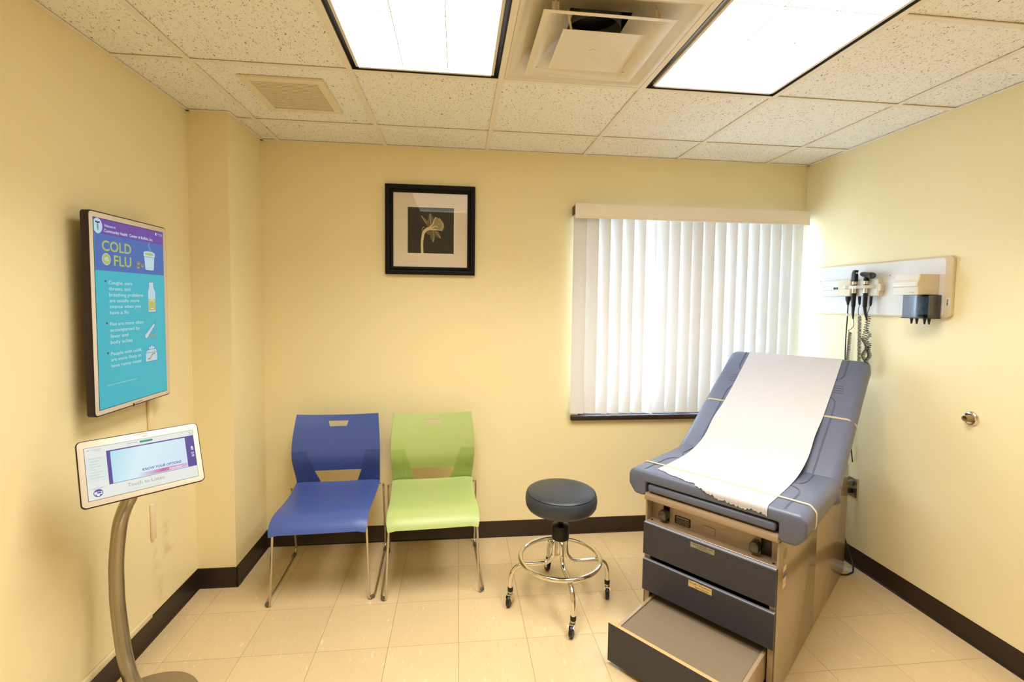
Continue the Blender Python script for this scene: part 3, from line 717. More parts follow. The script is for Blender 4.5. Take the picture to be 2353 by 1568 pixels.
lb = MB(); put_text(lb, 'ContextMedia', -.012, .035, -sh-.015, .006, MS @ Matrix.Translation((sw*.5, 0, 0)), .0006); put_text(lb, 'Health', .010, .035, -sh-.024, .005, MS @ Matrix.Translation((sw*.5, 0, 0)), .0006)
lb.build('bezel_lettering', 'logo', bzo, False)
MB().prism([(-.022, -.012), (-.014, -.012), (-.014, -.022), (-.018, -.027), (-.022, -.022)], .0002, .0006, MS @ Matrix.Translation((sw*.5, -sh, 0))).build('bezel_badge', 'logod', bzo, False)

# ------------------------------------------------------------------ touch kiosk
KW = Vector((.764, .645, .019)).normalized(); KH = Vector((-.249, .266, .931)); KH = (KH-KW*KH.dot(KW)).normalized(); KN = KW.cross(KH)
C0 = Vector((0, -2.9645, 1.5116))
sc_c = Vector((-1.049, -1.264, .950))
kb = Vector((-1.138, -1.18, 0))
ki = empty('touch_kiosk', kb, 0, 'tilted cream-bezel touch screen on a curved silver floor stand beside left wall', 'touch screen kiosk')
oc = sc_c-kb
kw_, kh_ = .294, .165
MK = basis(oc, KW, KH, KN)      # centre of the screen
off = Vector((-.0015, .0))
MB().prism(rrect(-.1665, .1665, -.104, .108, .014), -.020, -.002, MK, .003, 2).build('casing', 'brown', ki)
kz = MB().prism(rrect(-.1635, .1635, -.101, .105, .012), -.004, 0, MK, .001, 2).build('bezel', 'bezel', ki)
MKS = MK @ Matrix.Translation((-kw_/2, kh_/2, 0))
CK = dict(bg=(238, 240, 232), violet=(104, 88, 158), lav=(205, 236, 246), cy=(170, 218, 236), pink=(212, 118, 170), pinkl=(226, 190, 226), navy=(62, 92, 150), grn=(70, 164, 146), txt=(160, 168, 150), side=(226, 236, 232), wht=(248, 250, 252), dk=(60, 60, 60))
for k_, c_ in CK.items(): M['k_'+k_] = screen_mat('touch_'+k_, c_, .95)
MB().box(-.001, kw_+.001, -kh_-.001, .001, -.0005, .0004, mtx=MKS).build('screen_edge', 'black', ki, False)
ks = MB().box(0, kw_, -kh_, 0, .0002, .0009, mtx=MKS).build('screen', 'k_bg', ki, False)
def LK(l): return Lay(MKS, kw_, kh_, l)
LK(.0011).R(.179, 1, .110, .770).done('frame_panel', 'k_violet', ks)
# gradient slide: procedural colour ramp inside the lit slide
mg = screen_mat('touch_slide', CK['lav'], .95); nt = mg.node_tree; tc = nt.nodes['Texture Coordinate']
sp_ = node(nt, 'ShaderNodeSeparateXYZ'); nt.links.new(tc.outputs['Generated'], sp_.inputs[0])
rp = node(nt, 'ShaderNodeValToRGB'); nt.links.new(sp_.outputs[0], rp.inputs[0])
rp.color_ramp.elements[0].color = (*lin((186, 230, 242)), 1); rp.color_ramp.elements[1].color = (*lin((214, 234, 248)), 1)
e_ = rp.color_ramp.elements.new(.35); e_.color = (*lin((224, 246, 252)), 1)
nt.links.new(rp.outputs[0], bs(mg).inputs['Emission Color'])
LK(.0013).R(.212, .912, .135, .762).done('slide', mg, ks)
mg2 = screen_mat('touch_bar', CK['pink'], .95); nt = mg2.node_tree; tc = nt.nodes['Texture Coordinate']
sp_ = node(nt, 'ShaderNodeSeparateXYZ'); nt.links.new(tc.outputs['Generated'], sp_.inputs[0])
rp = node(nt, 'ShaderNodeValToRGB'); nt.links.new(sp_.outputs[0], rp.inputs[0])
rp.color_ramp.elements[0].color = (*lin((216, 236, 248)), 1); rp.color_ramp.elements[1].color = (*lin((226, 190, 222)), 1)
e_ = rp.color_ramp.elements.new(.45); e_.color = (*lin((212, 112, 166)), 1)
nt.links.new(rp.outputs[0], bs(mg2).inputs['Emission Color'])
LK(.0015).P([(.45, .752), (.911, .745), (.911, .672), (.45, .678)]).done('title_bar', mg2, ks)
LK(.0017).T('KNOW YOUR OPTIONS', .473, .85, .645, .050, bold=.015, shear=.25).done('title_text', 'k_navy', ks)
l = LK(.0017).T('Injection', .725, .846, .735, .050, bold=.012, shear=.2)
for v0 in (.39, .41, .53, .552): l.R(.962, .986, v0, v0+.012)
l.P([(.958, .36), (.972, .34), (.986, .36), (.982, .36), (.982, .382), (.962, .382), (.962, .36)]).L([(.971, .515), (.958, .485), (.963, .472), (.971, .480), (.979, .472), (.985, .485), (.971, .515)], .0012)
l.T('Injection', .47, .52, .122, .012); l.done('white_print', 'k_wht', ks)
l = LK(.0013).R(0, .16, .77, .805)
for k_ in range(9): l.R(.004, .175, .195+k_*.053, .238+k_*.053)
l.done('menu_rows', 'k_side', ks)
l = LK(.0016)
for k_, b_ in enumerate(['Patient Portal Video', '› Heart Health', "Men's Health", "Women's Health", 'Flu Video', '› Cancer Education', 'General Health', 'Exercise & Nutrition']): l.T(b_, .03+.008*(k_ % 2), None, .228+k_*.053, .016)
l.T('ContextMedia', .05, .14, .055, .020).T('Health', .09, .14, .083, .018)
l.T('Touch to Listen', .331, .668, .893, .068).T('Choose your topic above to start your session', .366, .624, .957, .012).done('grey_text', 'k_txt', ks)
LK(.0015).R(.482, .600, .030, .072).R(.962, .985, .075, .085).done('teal_tab', 'k_grn', ks)
LK(.0016).E(.082, .882, .0118).done('badge_disc', 'k_violet', ks)
LK(.0018).R(.0495, .1145, .855, .912).P([(.066, .905), (.094, .905), (.092, .935), (.082, .942), (.072, .935)]).done('badge_tablet', 'k_wht', ks)
LK(.0020).R(.072, .106, .864, .890).R(.056, .066, .893, .902).R(.072, .106, .897, .900).done('badge_screen', 'k_violet', ks)
l = LK(.0016).T('Cabarina Health', .368, .455, .052, .020, shear=.2).T('Cabarina Health', .04, .125, .80, .016, shear=.2)
l.R(.024, .034, .045, .058); l.done('violet_icons', 'k_violet', ks)
LK(.0018).P([(.958, .040), (.968, .028), (.968, .052)]).R(.155, .20, .0, .0001).done('speaker_icon', 'k_dk', ks)
kl = MB(); put_text(kl, 'ContextMedia', (.437-.5)*kw_, (.558-.5)*kw_, .057+kh_/2-.0, .006, MK @ Matrix.Translation((0, -.042, 0)), .0004)
put_text(kl, 'Health', (.507-.5)*kw_, (.562-.5)*kw_, .047+kh_/2, .005, MK @ Matrix.Translation((0, -.040, 0)), .0004); kl.build('bezel_lettering', 'logo', kz, False)
# pole: flat-ish oval tube bowed backwards
pp = [(-1.138, -1.176, .004), (-1.146, -1.172, .06), (-1.168, -1.18, .133), (-1.196, -1.163, .20), (-1.214, -1.150, .27), (-1.234, -1.135, .385), (-1.238, -1.130, .47), (-1.234, -1.135, .53), (-1.218, -1.148, .62), (-1.195, -1.165, .705), (-1.165, -1.185, .765), (-1.135, -1.205, .81), (-1.110, -1.222, .862), (-1.100, -1.226, .90)]
MB().tube([Vector(p)-kb for p in smoothpath(pp, 6)], .026, 24, squash=(.82, 1.0)).build('pole', 'steel', ki)
MB().prism(rrect(-.05, .05, -.05, .05, .008), -.045, -.020, MK, .003, 2).build('rear_mount', 'black', ki)
MB().lathe([(0, 0), (.180, 0), (.181, .004), (.178, .011), (.06, .013), (.045, .020), (0, .020)], 64).build('base', 'steel', ki)
# fix tablet casing pole contact
# ------------------------------------------------------------------ raceways on the left wall
def wallpiece(name, y0, y1, z0, z1, th, m, label, cat, group=None):
    o = MB().box(-.0, th, y0-(y0+y1)/2, y1-(y0+y1)/2, z0-(z0+z1)/2, z1-(z0+z1)/2, min(th*.4, .004), 2).build(name, m); o.location = (XL+.0005, (y0+y1)/2, (z0+z1)/2)
    return tag(o, label, cat, group)
M['race'] = mat('raceway_pvc', (238, 222, 186), .4, var=.01)
wallpiece('cable_raceway', -.772, -.745, .93, 1.09, .012, 'wall', 'short painted cable raceway just below the wall screen', 'raceway')
wallpiece('cable_raceway', -.772, -.745, .44, .60, .012, 'race', 'short pale vertical raceway stub low on left wall behind kiosk', 'raceway')
wallpiece('cable_raceway', -2.2, -.79, .103, .128, .013, 'race', 'long pale raceway running on top of the left wall baseboard', 'raceway')

# ------------------------------------------------------------------ stacking chairs
def chair(name, loc, rz, shell, rib, label):
    t = empty(name, loc, rz, label, 'chair', 'stacking chairs by the back wall')
    # back: z -> (y, half width W, inner line h)
    ytab = [(.425, .248), (.45, .243), (.50, .226), (.56, .203), (.60, .193), (.65, .197), (.72, .214), (.775, .232), (.835, .256)]
    Wt = [(.425, .232), (.50, .236), (.60, .241), (.65, .241), (.72, .238), (.80, .230), (.835, .226)]
    ht = [(.425, .098), (.518, .132), (.645, .165), (.70, .10), (.773, .047), (.803, .056), (.835, .065)]
    zr = [.425, .45, .475, .50, .518, .535, .555, .575, .595, .615, .63, .645, .665, .685, .70, .72, .74, .757, .773, .788, .803, .814, .825, .835]
    na, nb = 6, 10; nu = 2*na+nb
    def bf(i, j):
        z = zr[j]; Wd, hh_ = interp(Wt, z), interp(ht, z)
        if i <= na: x = -Wd+(Wd-hh_)*i/na
        elif i <= na+nb: x = -hh_+2*hh_*(i-na)/nb
        else: x = hh_+(Wd-hh_)*(i-na-nb)/na
        q_ = (x/.24)**2; k_ = max(0, min(1, (z-.50)/.2))
        y = interp(ytab, z)-.012*q_-.028*q_*k_-0
        zz = z+.015*q_*max(0, (z-.70)/.135)
        return (x, y, zz)
    def keep(i, j):
        mid = na <= i < na+nb
        return not (mid and (j < 4 or j in (18, 19)))
    b = MB(); b.grid(bf, nu, len(zr)-1, keep, thick=.006)
    bo = b.build('backrest', shell, t, True, 50)
    # ribbed side panels, proud of the shell
    for s_ in (0, 1):
        def rf(i, j, s_=s_):
            ii = i if s_ == 0 else na+nb+i; x, y, z = bf(ii, j); return (x*.996, y-.0018, z)
        jm = 11
        MB().grid(rf, na, jm, thick=.0012).build('ribbed_panel', rib, bo, True, 60)
    # seat
    sy = [-.262, -.256, -.245, -.225, -.195, -.15, -.09, -.02, .06, .13, .18, .215, .228]
    sz = [.376, .388, .403, .419, .431, .437, .434, .429, .427, .429, .433, .440, .446]
    sw_ = [.222, .226, .229, .230, .230, .229, .228, .228, .229, .231, .233, .234, .233]
    def sf2(i, j):
        u = i/12*2-1; x = sw_[j]*u; z = sz[j]-.006*(1-abs(u)**2.5)*(1 if j > 4 else .3)-.008*max(0, abs(u)-.88)/.12
        return (x, sy[j], z)
    MB().grid(sf2, 12, len(sy)-1, thick=-.009).build('seat', shell, t, True, 60)
    # wire frame, one closed rod per side
    for s_ in (-1, 1):
        P = [(s_*.215, .05, .412), (s_*.218, -.19, .405), (s_*.222, -.212, .375), (s_*.236, -.222, .012), (s_*.242, -.222, .0075), (s_*.256, -.205, .0075), (s_*.259, -.19, .0075), (s_*.259, .275, .0075), (s_*.259, .296, .02), (s_*.257, .215, .415), (s_*.256, .20, .434), (s_*.228, .195, .428), (s_*.215, .17, .415)]
        pr = [.02, .03, .012, .006, .016, .01, .02, .02, .015, .012, .015]
        MB().tube(fillet(P, pr, 5), .0058, 10, closed=True).build('sled_rod', 'chrome_rod', t)
        MB().tube([(s_*.240, -.222, .0095), (s_*.256, -.208, .0095)], .0095, 8).build('glide', 'glide', t)
        MB().tube([(s_*.259, .235, .0085), (s_*.259, .265, .0085)], .0085, 8).build('glide', 'glide', t)
    MB().tube([(-.215, -.10, .405), (.215, -.10, .405)], .0055, 8).tube([(-.215, .13, .412), (.215, .13, .412)], .0055, 8).build('cross_rod', 'chrome_rod', t)
    MB().box(-.205, .205, -.12, .15, .412, .419, .003, 1).build('seat_pan', 'black', t)
    return t
chair('stacking_chair', (-.678, -.375, 0), math.radians(2.2), 'blue', 'blue_rib', 'royal blue plastic chair on a chrome sled frame, left of the lime chair')
chair('stacking_chair', (-.128, -.372, 0), math.radians(3.5), 'green', 'green_rib', 'lime green plastic chair on a chrome sled frame, right of the blue chair')

# ------------------------------------------------------------------ rolling stool
st = empty('rolling_stool', (.522, -.678, 0), math.radians(1), 'round charcoal vinyl rolling stool with chrome foot ring on four casters', 'stool')
# seat
MB().lathe([(0, .479), (.150, .478), (.166, .484), (.176, .500), (.1795, .525), (.177, .548), (.171, .560), (.1695, .5615), (.165, .567), (.14, .5745), (.08, .580), (0, .582)], 64).build('seat', 'stoolv', st, True, 60)
MB().lathe([(.1688, .5600), (.1712, .5595), (.1716, .5620), (.1692, .5632)], 64).build('piping', 'black_sat', st)
MB().lathe([(0, .470), (.09, .470), (.095, .4785), (0, .4785)], 32).build('seat_plate', 'black', st)
MB().lathe([(0, .38), (.012, .38), (.012, .47), (0, .47)], 16).build('screw_spindle', 'black_sat', st)
MB().lathe([(0, .322), (.041, .322), (.0435, .325), (.0435, .388), (.042, .394), (.026, .397), (.016, .40), (0, .40)], 32).build('hub', 'black_sat', st)
ring = [(.2*math.cos(2*PI*k/64), .2*math.sin(2*PI*k/64), .222) for k in range(64)]
MB().tube(ring, .0115, 14, closed=True).build('foot_ring', 'chrome', st)
for k in range(4):
    a = k*PI/2+math.radians(1); c_, s_ = math.cos(a), math.sin(a)
    prof = [(.030, .345), (.031, .27), (.038, .232), (.062, .206), (.10, .198), (.17, .1985), (.205, .196), (.234, .176), (.249, .142), (.252, .10), (.252, .082)]
    P = smoothpath([(r_*c_, r_*s_, z) for r_, z in prof], 5)
    MB().tube(P, .0112, 14).build('leg', 'chrome', st)
    rx, ry = .252*c_, .252*s_
    ca = [math.radians(200), math.radians(60), math.radians(70), math.radians(205)][k]
    ca = [math.radians(255), math.radians(100), math.radians(245), math.radians(240)][k]
    dxx, dyy = math.cos(ca), math.sin(ca); ox, oy_ = rx+.019*dxx, ry+.019*dyy
    mw = basis((ox, oy_, .0290), (dxx, dyy, 0), (0, 0, 1), (dyy, -dxx, 0))
    cs = MB().lathe([(0, -.010), (.020, -.010), (.027, -.009), (.0290, -.005), (.0290, .005), (.027, .009), (.020, .010), (0, .010)], 28, mw).build('caster_wheel', 'rubber', st)
    hd = MB().lathe([(0, .060), (.0135, .060), (.0140, .062), (.0140, .066), (.0125, .069), (0, .069)], 20, Matrix.Translation((rx, ry, 0)))
    hd.prism([(-.024, .0), (-.010, -.006), (.006, -.004), (.006, .004), (.02, .024), (.008, .033), (-.020, .033), (-.030, .022)], .0108, .0128, mw).prism([(-.024, .0), (-.010, -.006), (.006, -.004), (.006, .004), (.02, .024), (.008, .033), (-.020, .033), (-.030, .022)], -.0128, -.0108, mw)
    hd.prism([(-.028, .0300), (.012, .0300), (.008, .034), (-.022, .034)], -.0128, .0128, mw); hd.tube([(ox-dyy*.014, oy_+dxx*.014, .029), (ox+dyy*.014, oy_-dxx*.014, .029)], .004, 8)
    hd.build('caster_fork', 'chrome', cs)
    MB().lathe([(.0113, .066), (.0135, .067), (.0138, .085), (.0125, .087), (.0113, .087)], 20, Matrix.Translation((rx, ry, 0))).build('leg_cap', 'black', cs)

# ------------------------------------------------------------------ examination table
ET = empty('exam_table', (1.030, -1.148, 0), math.radians(-51.34), 'beige and slate examination table with raised backrest and open step drawer', 'examination table')
# cabinet sides
for s_ in (-1, 1):
    for (a, b) in ((.0, .587), (.589, 1.278)):
        MB().box(*sorted((s_*.275, s_*.267)), a, b, .001, .618, .0015, 2).build('side_panel', 'beige', ET)
MB().box(-.267, .267, 1.27, 1.277, .001, .618).build('rear_panel', 'beige', ET)
MB().box(-.267, .267, .065, 1.27, .525, .60).box(-.267, .267, .03, 1.27, .20, .212).build('core', 'darkgap', ET, False)
MB().box(-.267, .267, .45, .455, .012, .52).build('inner_bulkhead', 'darkgap', ET, False)
fr = MB(); fr.box(-.2745, -.248, -.0, .012, .002, .52, .001, 1); fr.box(.248, .2745, 0, .012, .002, .52, .001, 1); fr.build('front_stile', 'beige', ET)
MB().box(-.272, .272, .0, .08, .518, .526, .001, 1).box(-.2745, -.269, -.001, .09, .518, .62).box(.269, .2745, -.001, .09, .518, .62).build('recess_tray', 'beige', ET)
rb = MB(); rb.box(-.268, -.215, .052, .058, .526, .62); rb.box(-.185, .195, .052, .058, .526, .62); rb.box(.235, .268, .052, .058, .526, .62); rb.box(-.215, -.185, .052, .058, .60, .62); rb.box(.195, .235, .052, .058, .60, .62)
rb.build('recess_back', 'beige', ET, False)
MB().box(-.216, .236, .062, .066, .526, .618).build('stirrup_slot', 'black', ET, False)
# rounded belly under the bar, hatch, warning plate
MB().prism([(-.10, 0), (-.085, -.018), (-.06, -.026), (.05, -.026), (.075, -.018), (.09, 0)], .0, .03, basis((0, .05, .616), (1, 0, 0), (0, 0, 1), (0, -1, 0)), .002, 1).build('paper_tray', 'beige', ET)
MF = basis((0, .052, 0), (1, 0, 0), (0, 0, 1), (0, -1, 0))      # X lateral, Y up, Z outwards (front)
MB().prism(rrect(-.036, .018, .534, .566, .005), 0, .003, MF, .001, 1).build('hatch_button', 'beige', ET)
pl_ = MB().prism(rrect(-.160, -.088, .531, .570, .005), 0, .0012, MF).build('warning_plate', 'black_sat', ET, False)
tx = MB()
put_text(tx, 'STIRRUP POSITIONING', -.152, -.096, .5605, .0048, MF, .0015, bold=.02)
for i_, b_ in enumerate(['PULL OUT STIRRUP', 'LIFT TO UNLOCK AND ROTATE', 'PUSH DOWN INTO NOTCH', 'DO NOT SIT ON STIRRUPS']): put_text(tx, b_, -.154+.003*(i_ % 2), -.096+.003*(i_ % 2), .5525-i_*.0062, .0034, MF, .0015)
tx.build('plate_text', 'print_w', pl_, False)
for x in (-.252, .252): MB().lathe([(0, .5262), (.005, .5262), (.005, .5275), (0, .5275)], 12, Matrix.Translation((x, .018, 0))).build('screw', 'black', ET)
# stirrup knobs
M['knob'] = mat('smoke_knob', (62, 54, 46), .18, var=.1, coat=.6)
for x in (-.203, .180):
    k_ = MB(); k_.prism([(-.016, .0), (.016, .0), (.0185, .012), (.017, .034), (.008, .044), (-.008, .044), (-.017, .034), (-.0185, .012)], -.03, .012, basis((x, .025, .540), (1, 0, 0), (0, 0, 1), (0, -1, 0)), .006, 3)
    k_.build('stirrup_knob', 'knob', ET)
# front bar and leg extension cushion
MB().box(-.275, .275, -.014, .075, .624, .657, .003, 2).box(-.273, .273, -.0185, -.010, .628, .652, .003, 2).build('front_bar', 'beige', ET)
MB().box(-.262, .264, -.018, .14, .664, .699, .013, 4).build('leg_cushion', 'vinyl', ET, True, 60)
# drawers
def tape(parent, x0, x1, z0, z1, y, m, name, lines, ink='ink'):
    mt = basis((0, y, 0), (1, 0, 0), (0, 0, 1), (0, -1, 0)); rnd = random.Random(name+m)
    pts = [(x0+(x1-x0)*i/8, z0+rnd.uniform(-.0008, .0008)) for i in range(9)]+[(x1-(x1-x0)*i/8, z1+rnd.uniform(-.0012, .0004)) for i in range(9)]
    o = MB().prism(pts, 0, .0004, mt).build(name, m, parent, False)
    tx = MB()
    for b_, a0, a1, zb, h_ in lines: put_text(tx, b_, a0, a1, zb, h_, mt, .0007, bold=.0)
    tx.build('handwriting', ink, o, False); return o
def drawer_face(parent, name, z0, z1, y0, edge):
    o = MB().prism([(0, z0), (.0165, z0), (.0175, z0+.002), (.0175, z1-.004), (.0145, z1), (0, z1)], -.272, .272, basis((0, y0, 0), (0, -1, 0), (0, 0, 1), (-1, 0, 0))).build(name, 'drawer', parent, True, 20)
    MB().box(-.2715, .2715, y0-.0168, y0-.0002, z1-.0005, z1+.0012, .0005, 1).build('edge_strip', edge, o)  # thin pale strip stands in for the highlight along the top edge
    return o
d1 = empty('drawer', (0, 0, 0)); d1.parent = ET; f1 = drawer_face(d1, 'drawer_front', .377, .522, -.002, 'edge_highlight')
MB().box(-.245, .245, -.001, .42, .40, .404).box(-.245, -.241, -.001, .42, .40, .49).box(.241, .245, -.001, .42, .40, .49).build('drawer_box', 'darkgap', d1, False)
tape(f1, -.055, .045, .490, .512, -.0196, 'tagold', 'worn_label', [('LARGE SPECULUMS', -.050, .040, .5025, .006), ('SCOPETTES', -.028, .022, .493, .006)])
d2 = empty('drawer', (0, 0, 0)); d2.parent = ET; f2 = drawer_face(d2, 'drawer_front', .210, .352, -.002, 'edge_highlight')
MB().box(-.245, .245, -.001, .42, .23, .234).box(-.245, -.241, -.001, .42, .23, .32).box(.241, .245, -.001, .42, .23, .32).build('drawer_box', 'darkgap', d2, False)
tape(f2, -.058, .040, .318, .345, -.0196, 'tag', 'tape_label', [('Small / Medium', -.054, .036, .3335, .007), ('Speculums', -.030, .028, .322, .007)])
# pulled out step
sd = empty('step_drawer', (0, 0, 0)); sd.parent = ET
sf_ = MB().box(-.273, .273, -.292, -.275, .018, .180, .0012, 1).build('step_front', 'drawer', sd)
MB().box(-.2725, .2725, -.2915, -.2755, .1796, .1812, .0004, 1).build('edge_strip', 'woodedge', sf_)
MB().box(-.228, .228, -.2745, .15, .160, .172, .002, 1).build('step_top', 'rubbermat', sd)
for x in (-1, 1):
    MB().prism([(-.275, .04), (.15, .085), (.15, .182), (-.275, .174)], *sorted((x*.229, x*.243)), basis((0, 0, 0), (0, 1, 0), (0, 0, 1), (1, 0, 0)), .002, 1).build('step_side', 'beige', sd)
MB().box(-.22, .22, -.20, -.19, .02, .16).build('step_riser', 'beige', sd, False)
for x in (-.16, .16): MB().box(x-.015, x+.015, -.262, -.236, .0, .06, .003, 1).build('step_foot', 'white', sd)
# stickers on the cabinet side
MR = basis((.2752, 0, 0), (0, 1, 0), (0, 0, 1), (1, 0, 0)); M['stk_w'] = mat('sticker_white', (226, 214, 186), .5, var=.03); M['stk_b'] = mat('sticker_blue', (74, 84, 128), .5, var=.03); M['stk_g'] = mat('sticker_grey', (170, 160, 132), .4, var=.3, vscale=90)
so = MB().box(.058, .098, .418, .505, 0, .0005, mtx=MR @ Matrix.Rotation(0, 4, 'Z')).build('inspection_sticker', 'stk_w', ET, False)
MB().box(.058, .098, .458, .482, .0005, .0008, mtx=MR).build('sticker_band', 'stk_b', so, False)
tx = MB(); put_text(tx, 'INSPECTION', .060, .096, .472, .005, MR, .0011, bold=.01); tx.build('sticker_text', 'stk_w', so, False)
tx = MB(); put_text(tx, '17 2K', .062, .092, .432, .010, MR, .0011); tx.build('sticker_number', mat('red_ink', (190, 90, 60), .6, var=0), so, False)
so = MB().box(.055, .105, .533, .570, 0, .0005, mtx=MR).build('serial_plate', 'stk_g', ET, False)
tx = MB()
for i_ in range(3): put_text(tx, 'SERIAL 0 4 1 7', .059, .100, .560-.010*i_, .004, MR, .0007)
tx.build('serial_text', 'ink', so, False)
# support arm below the pad
MB().box(.268, .274, .09, .13, .60, .66, .002, 1).box(-.274, -.268, .09, .13, .60, .66, .002, 1).build('pad_bracket', 'beige', ET)
MB().box(-.25, .25, .06, 1.22, .60, .632, .004, 1).build('top_deck', 'beige', ET)
MB().tube([(.262, .12, .59), (.262, .30, .628)], .008, 10).build('support_strut', 'chrome_rod', ET)
# seat pad
Wd = .355
def pad_outline(s=1): return [(-Wd, .735), (-Wd, .682), (-Wd+.032, .640), (-.280, .640), (-.270, .650), (-.270, .705), (.272, .705), (.272, .644), (.282, .634), (Wd-.022, .634), (Wd+.010, .672), (Wd+.010, .735), (Wd-.010, .756), (-Wd+.02, .756)]
t_ = MB(); t_.prism(pad_outline(), -.56, .022, basis((0, 0, 0), (1, 0, 0), (0, 0, 1), (0, -1, 0)), .013, 4)
t_.box(-Wd+.01, Wd-.01, .16, .54, .632, .70, .02, 3)
t_.build('seat_cushion', 'vinyl', ET, True, 60)
MB().tube([(Wd-.045, .50, .672), (Wd-.008, .505, .672), (Wd+.014, .51, .672)], .02, 14, rad=[.030, .034, .022]).tube([(-Wd+.045, .50, .672), (-Wd+.008, .505, .672), (-Wd-.014, .51, .672)], .02, 14, rad=[.030, .034, .022]).build('hinge_cover', 'vinyl', ET)
# backrest cushion in its own sloped frame
hy, hz = .485, .742; dv = Vector((0, .71, .474)).normalized(); nv = Vector((0, -dv.z, dv.y)); BL = .862
MBk = basis((0, hy, hz), (1, 0, 0), tuple(dv), tuple(nv))     # X lateral, Y along, Z normal
t_ = bmesh.new(); ny = 16
def bw_(s): return .368-.008*s
prof = [(0, -.09, 0), (0, 0, 0)]
def sect(s, shr=0, th=.090):
    W_ = bw_(s)-shr; r_ = .038; z1 = 0-shr*.6; z0 = -th+shr*.6; pts = []
    for cx_, cz_, a0 in ((W_-r_, z1-r_, 0), (-W_+r_, z1-r_, PI/2), (-W_+r_, z0+r_, PI), (W_-r_, z0+r_, 1.5*PI)):
        for k in range(5): a = a0+PI/2*k/4; pts.append((cx_+r_*math.cos(a), cz_+r_*math.sin(a)))
    return pts
stt = [(0, .02), (.006, .008), (.018, 0)]+[(.03+(BL-.06)*i/ny, 0) for i in range(ny+1)]+[(BL-.018, .002), (BL-.006, .010), (BL, .024)]
rings = []
for y, shr in stt:
    s = y/BL; pc_ = .006*math.sin(PI*s)      # slight crown
    th = .090+.014*max(0, (s-.72)/.28)
    rings.append([t_.verts.new((p[0], y, p[1]+(pc_*0 if p[1] < -.03 else 0))) for p in sect(s, shr, th)])
for A, B in zip(rings, rings[1:]):
    n = len(A)
    for k in range(n): t_.faces.new((A[k], A[(k+1) % n], B[(k+1) % n], B[k]))
t_.faces.new(rings[0][::-1]); t_.faces.new(rings[-1]); bmesh.ops.recalc_face_normals(t_, faces=t_.faces)
MB().add(t_, MBk).build('backrest_cushion', 'vinyl', ET, True, 60)
# backrest underside board
MB().box(-.30, .30, .05, .80, -.118, -.088, .006, 2, MBk).build('backrest_board', 'beige', ET)
for x in (-.2, .2): MB().tube([(x, .62, .628), (x, .95, .93)], .011, 10).build('backrest_prop', 'chrome_rod', ET)
# seams
sm = MB()
for s_ in (-1, 1):
    for d_ in (0, .0045):
        x = s_*(.283+d_)
        sm.tube(fillet([(x, -.0205, .67), (x, -.020, .742), (x, -.008, .7555), (x, .02, .7566), (x, .22, .7566), (s_*(.255+d_), .27, .7566), (s_*.18, .275+d_, .7566)], [.01, .01, .01, .04, .02], 4), .0009, 5)
        sm.tube(fillet([(s_*(.18), .315+d_, .7566), (s_*(.255+d_), .32, .7566), (s_*(.270+d_), .36, .7566), (s_*(.270+d_), .48, .7566)], [.02, .02], 4), .0009, 5)
        z = .0006
        sm.tube([MBk @ p for p in fillet([Vector((s_*(.262+d_), .02, z)), Vector((s_*(.262+d_), .50, z)), Vector((s_*(.245), .535+d_, z)), Vector((s_*.18, .54+d_, z))], [.03, .02], 5)], .0009, 5)
        sm.tube([MBk @ p for p in fillet([Vector((s_*.18, .665+d_, z)), Vector((s_*.235, .665+d_, z)), Vector((s_*(.262+d_), .70, z)), Vector((s_*(.262+d_), BL-.01, z))], [.02, .03], 5)], .0009, 5)
    for k in range(4): sm.tube([MBk @ Vector((s_*.18, .575+.018*k, .0006)), MBk @ Vector((s_*(.285-.003*k), .575+.018*k, .0006))], .0009, 5)
sm.build('seam', 'vinyl_d', ET)
# elastic straps
def around(y, mtx, W_, z1, z0, r_=.03):
    P = [Vector((W_*.2, y, z0)), Vector((W_-r_, y, z0)), Vector((W_, y, z0+r_)), Vector((W_, y, z1-r_)), Vector((W_-r_, y, z1)), Vector((-W_+r_, y, z1)), Vector((-W_, y, z1-r_)), Vector((-W_, y, z0+r_)), Vector((-W_+r_, y, z0)), Vector((-W_*.2, y, z0))]
    return [mtx @ p for p in fillet(P, [.012]*8, 4)]
e = MB()
for d_ in (0, .006): e.tube(around(.392+d_, MBk, .3655, .0012, -.092), .0022, 6)
e.build('elastic_strap', 'elastic', ET)
e = MB()
for d_ in (0, .007):
    P = [Vector((.30, .10+d_, .632)), Vector((Wd-.022, .10+d_, .632)), Vector((Wd+.0115, .10+d_, .680)), Vector((Wd+.0115, .10+d_, .736)), Vector((Wd-.01, .10+d_, .7585)), Vector((.25, .10+d_, .7598)), Vector((-.25, .10+d_, .7598)), Vector((-Wd+.02, .10+d_, .7585)), Vector((-Wd-.001, .10+d_, .736)), Vector((-Wd-.001, .10+d_, .680)), Vector((-Wd+.03, .10+d_, .6405)), Vector((-.30, .10+d_, .640))]
    e.tube(fillet(P, .010, 4), .0022, 6)
e.build('elastic_strap', 'elastic', ET)
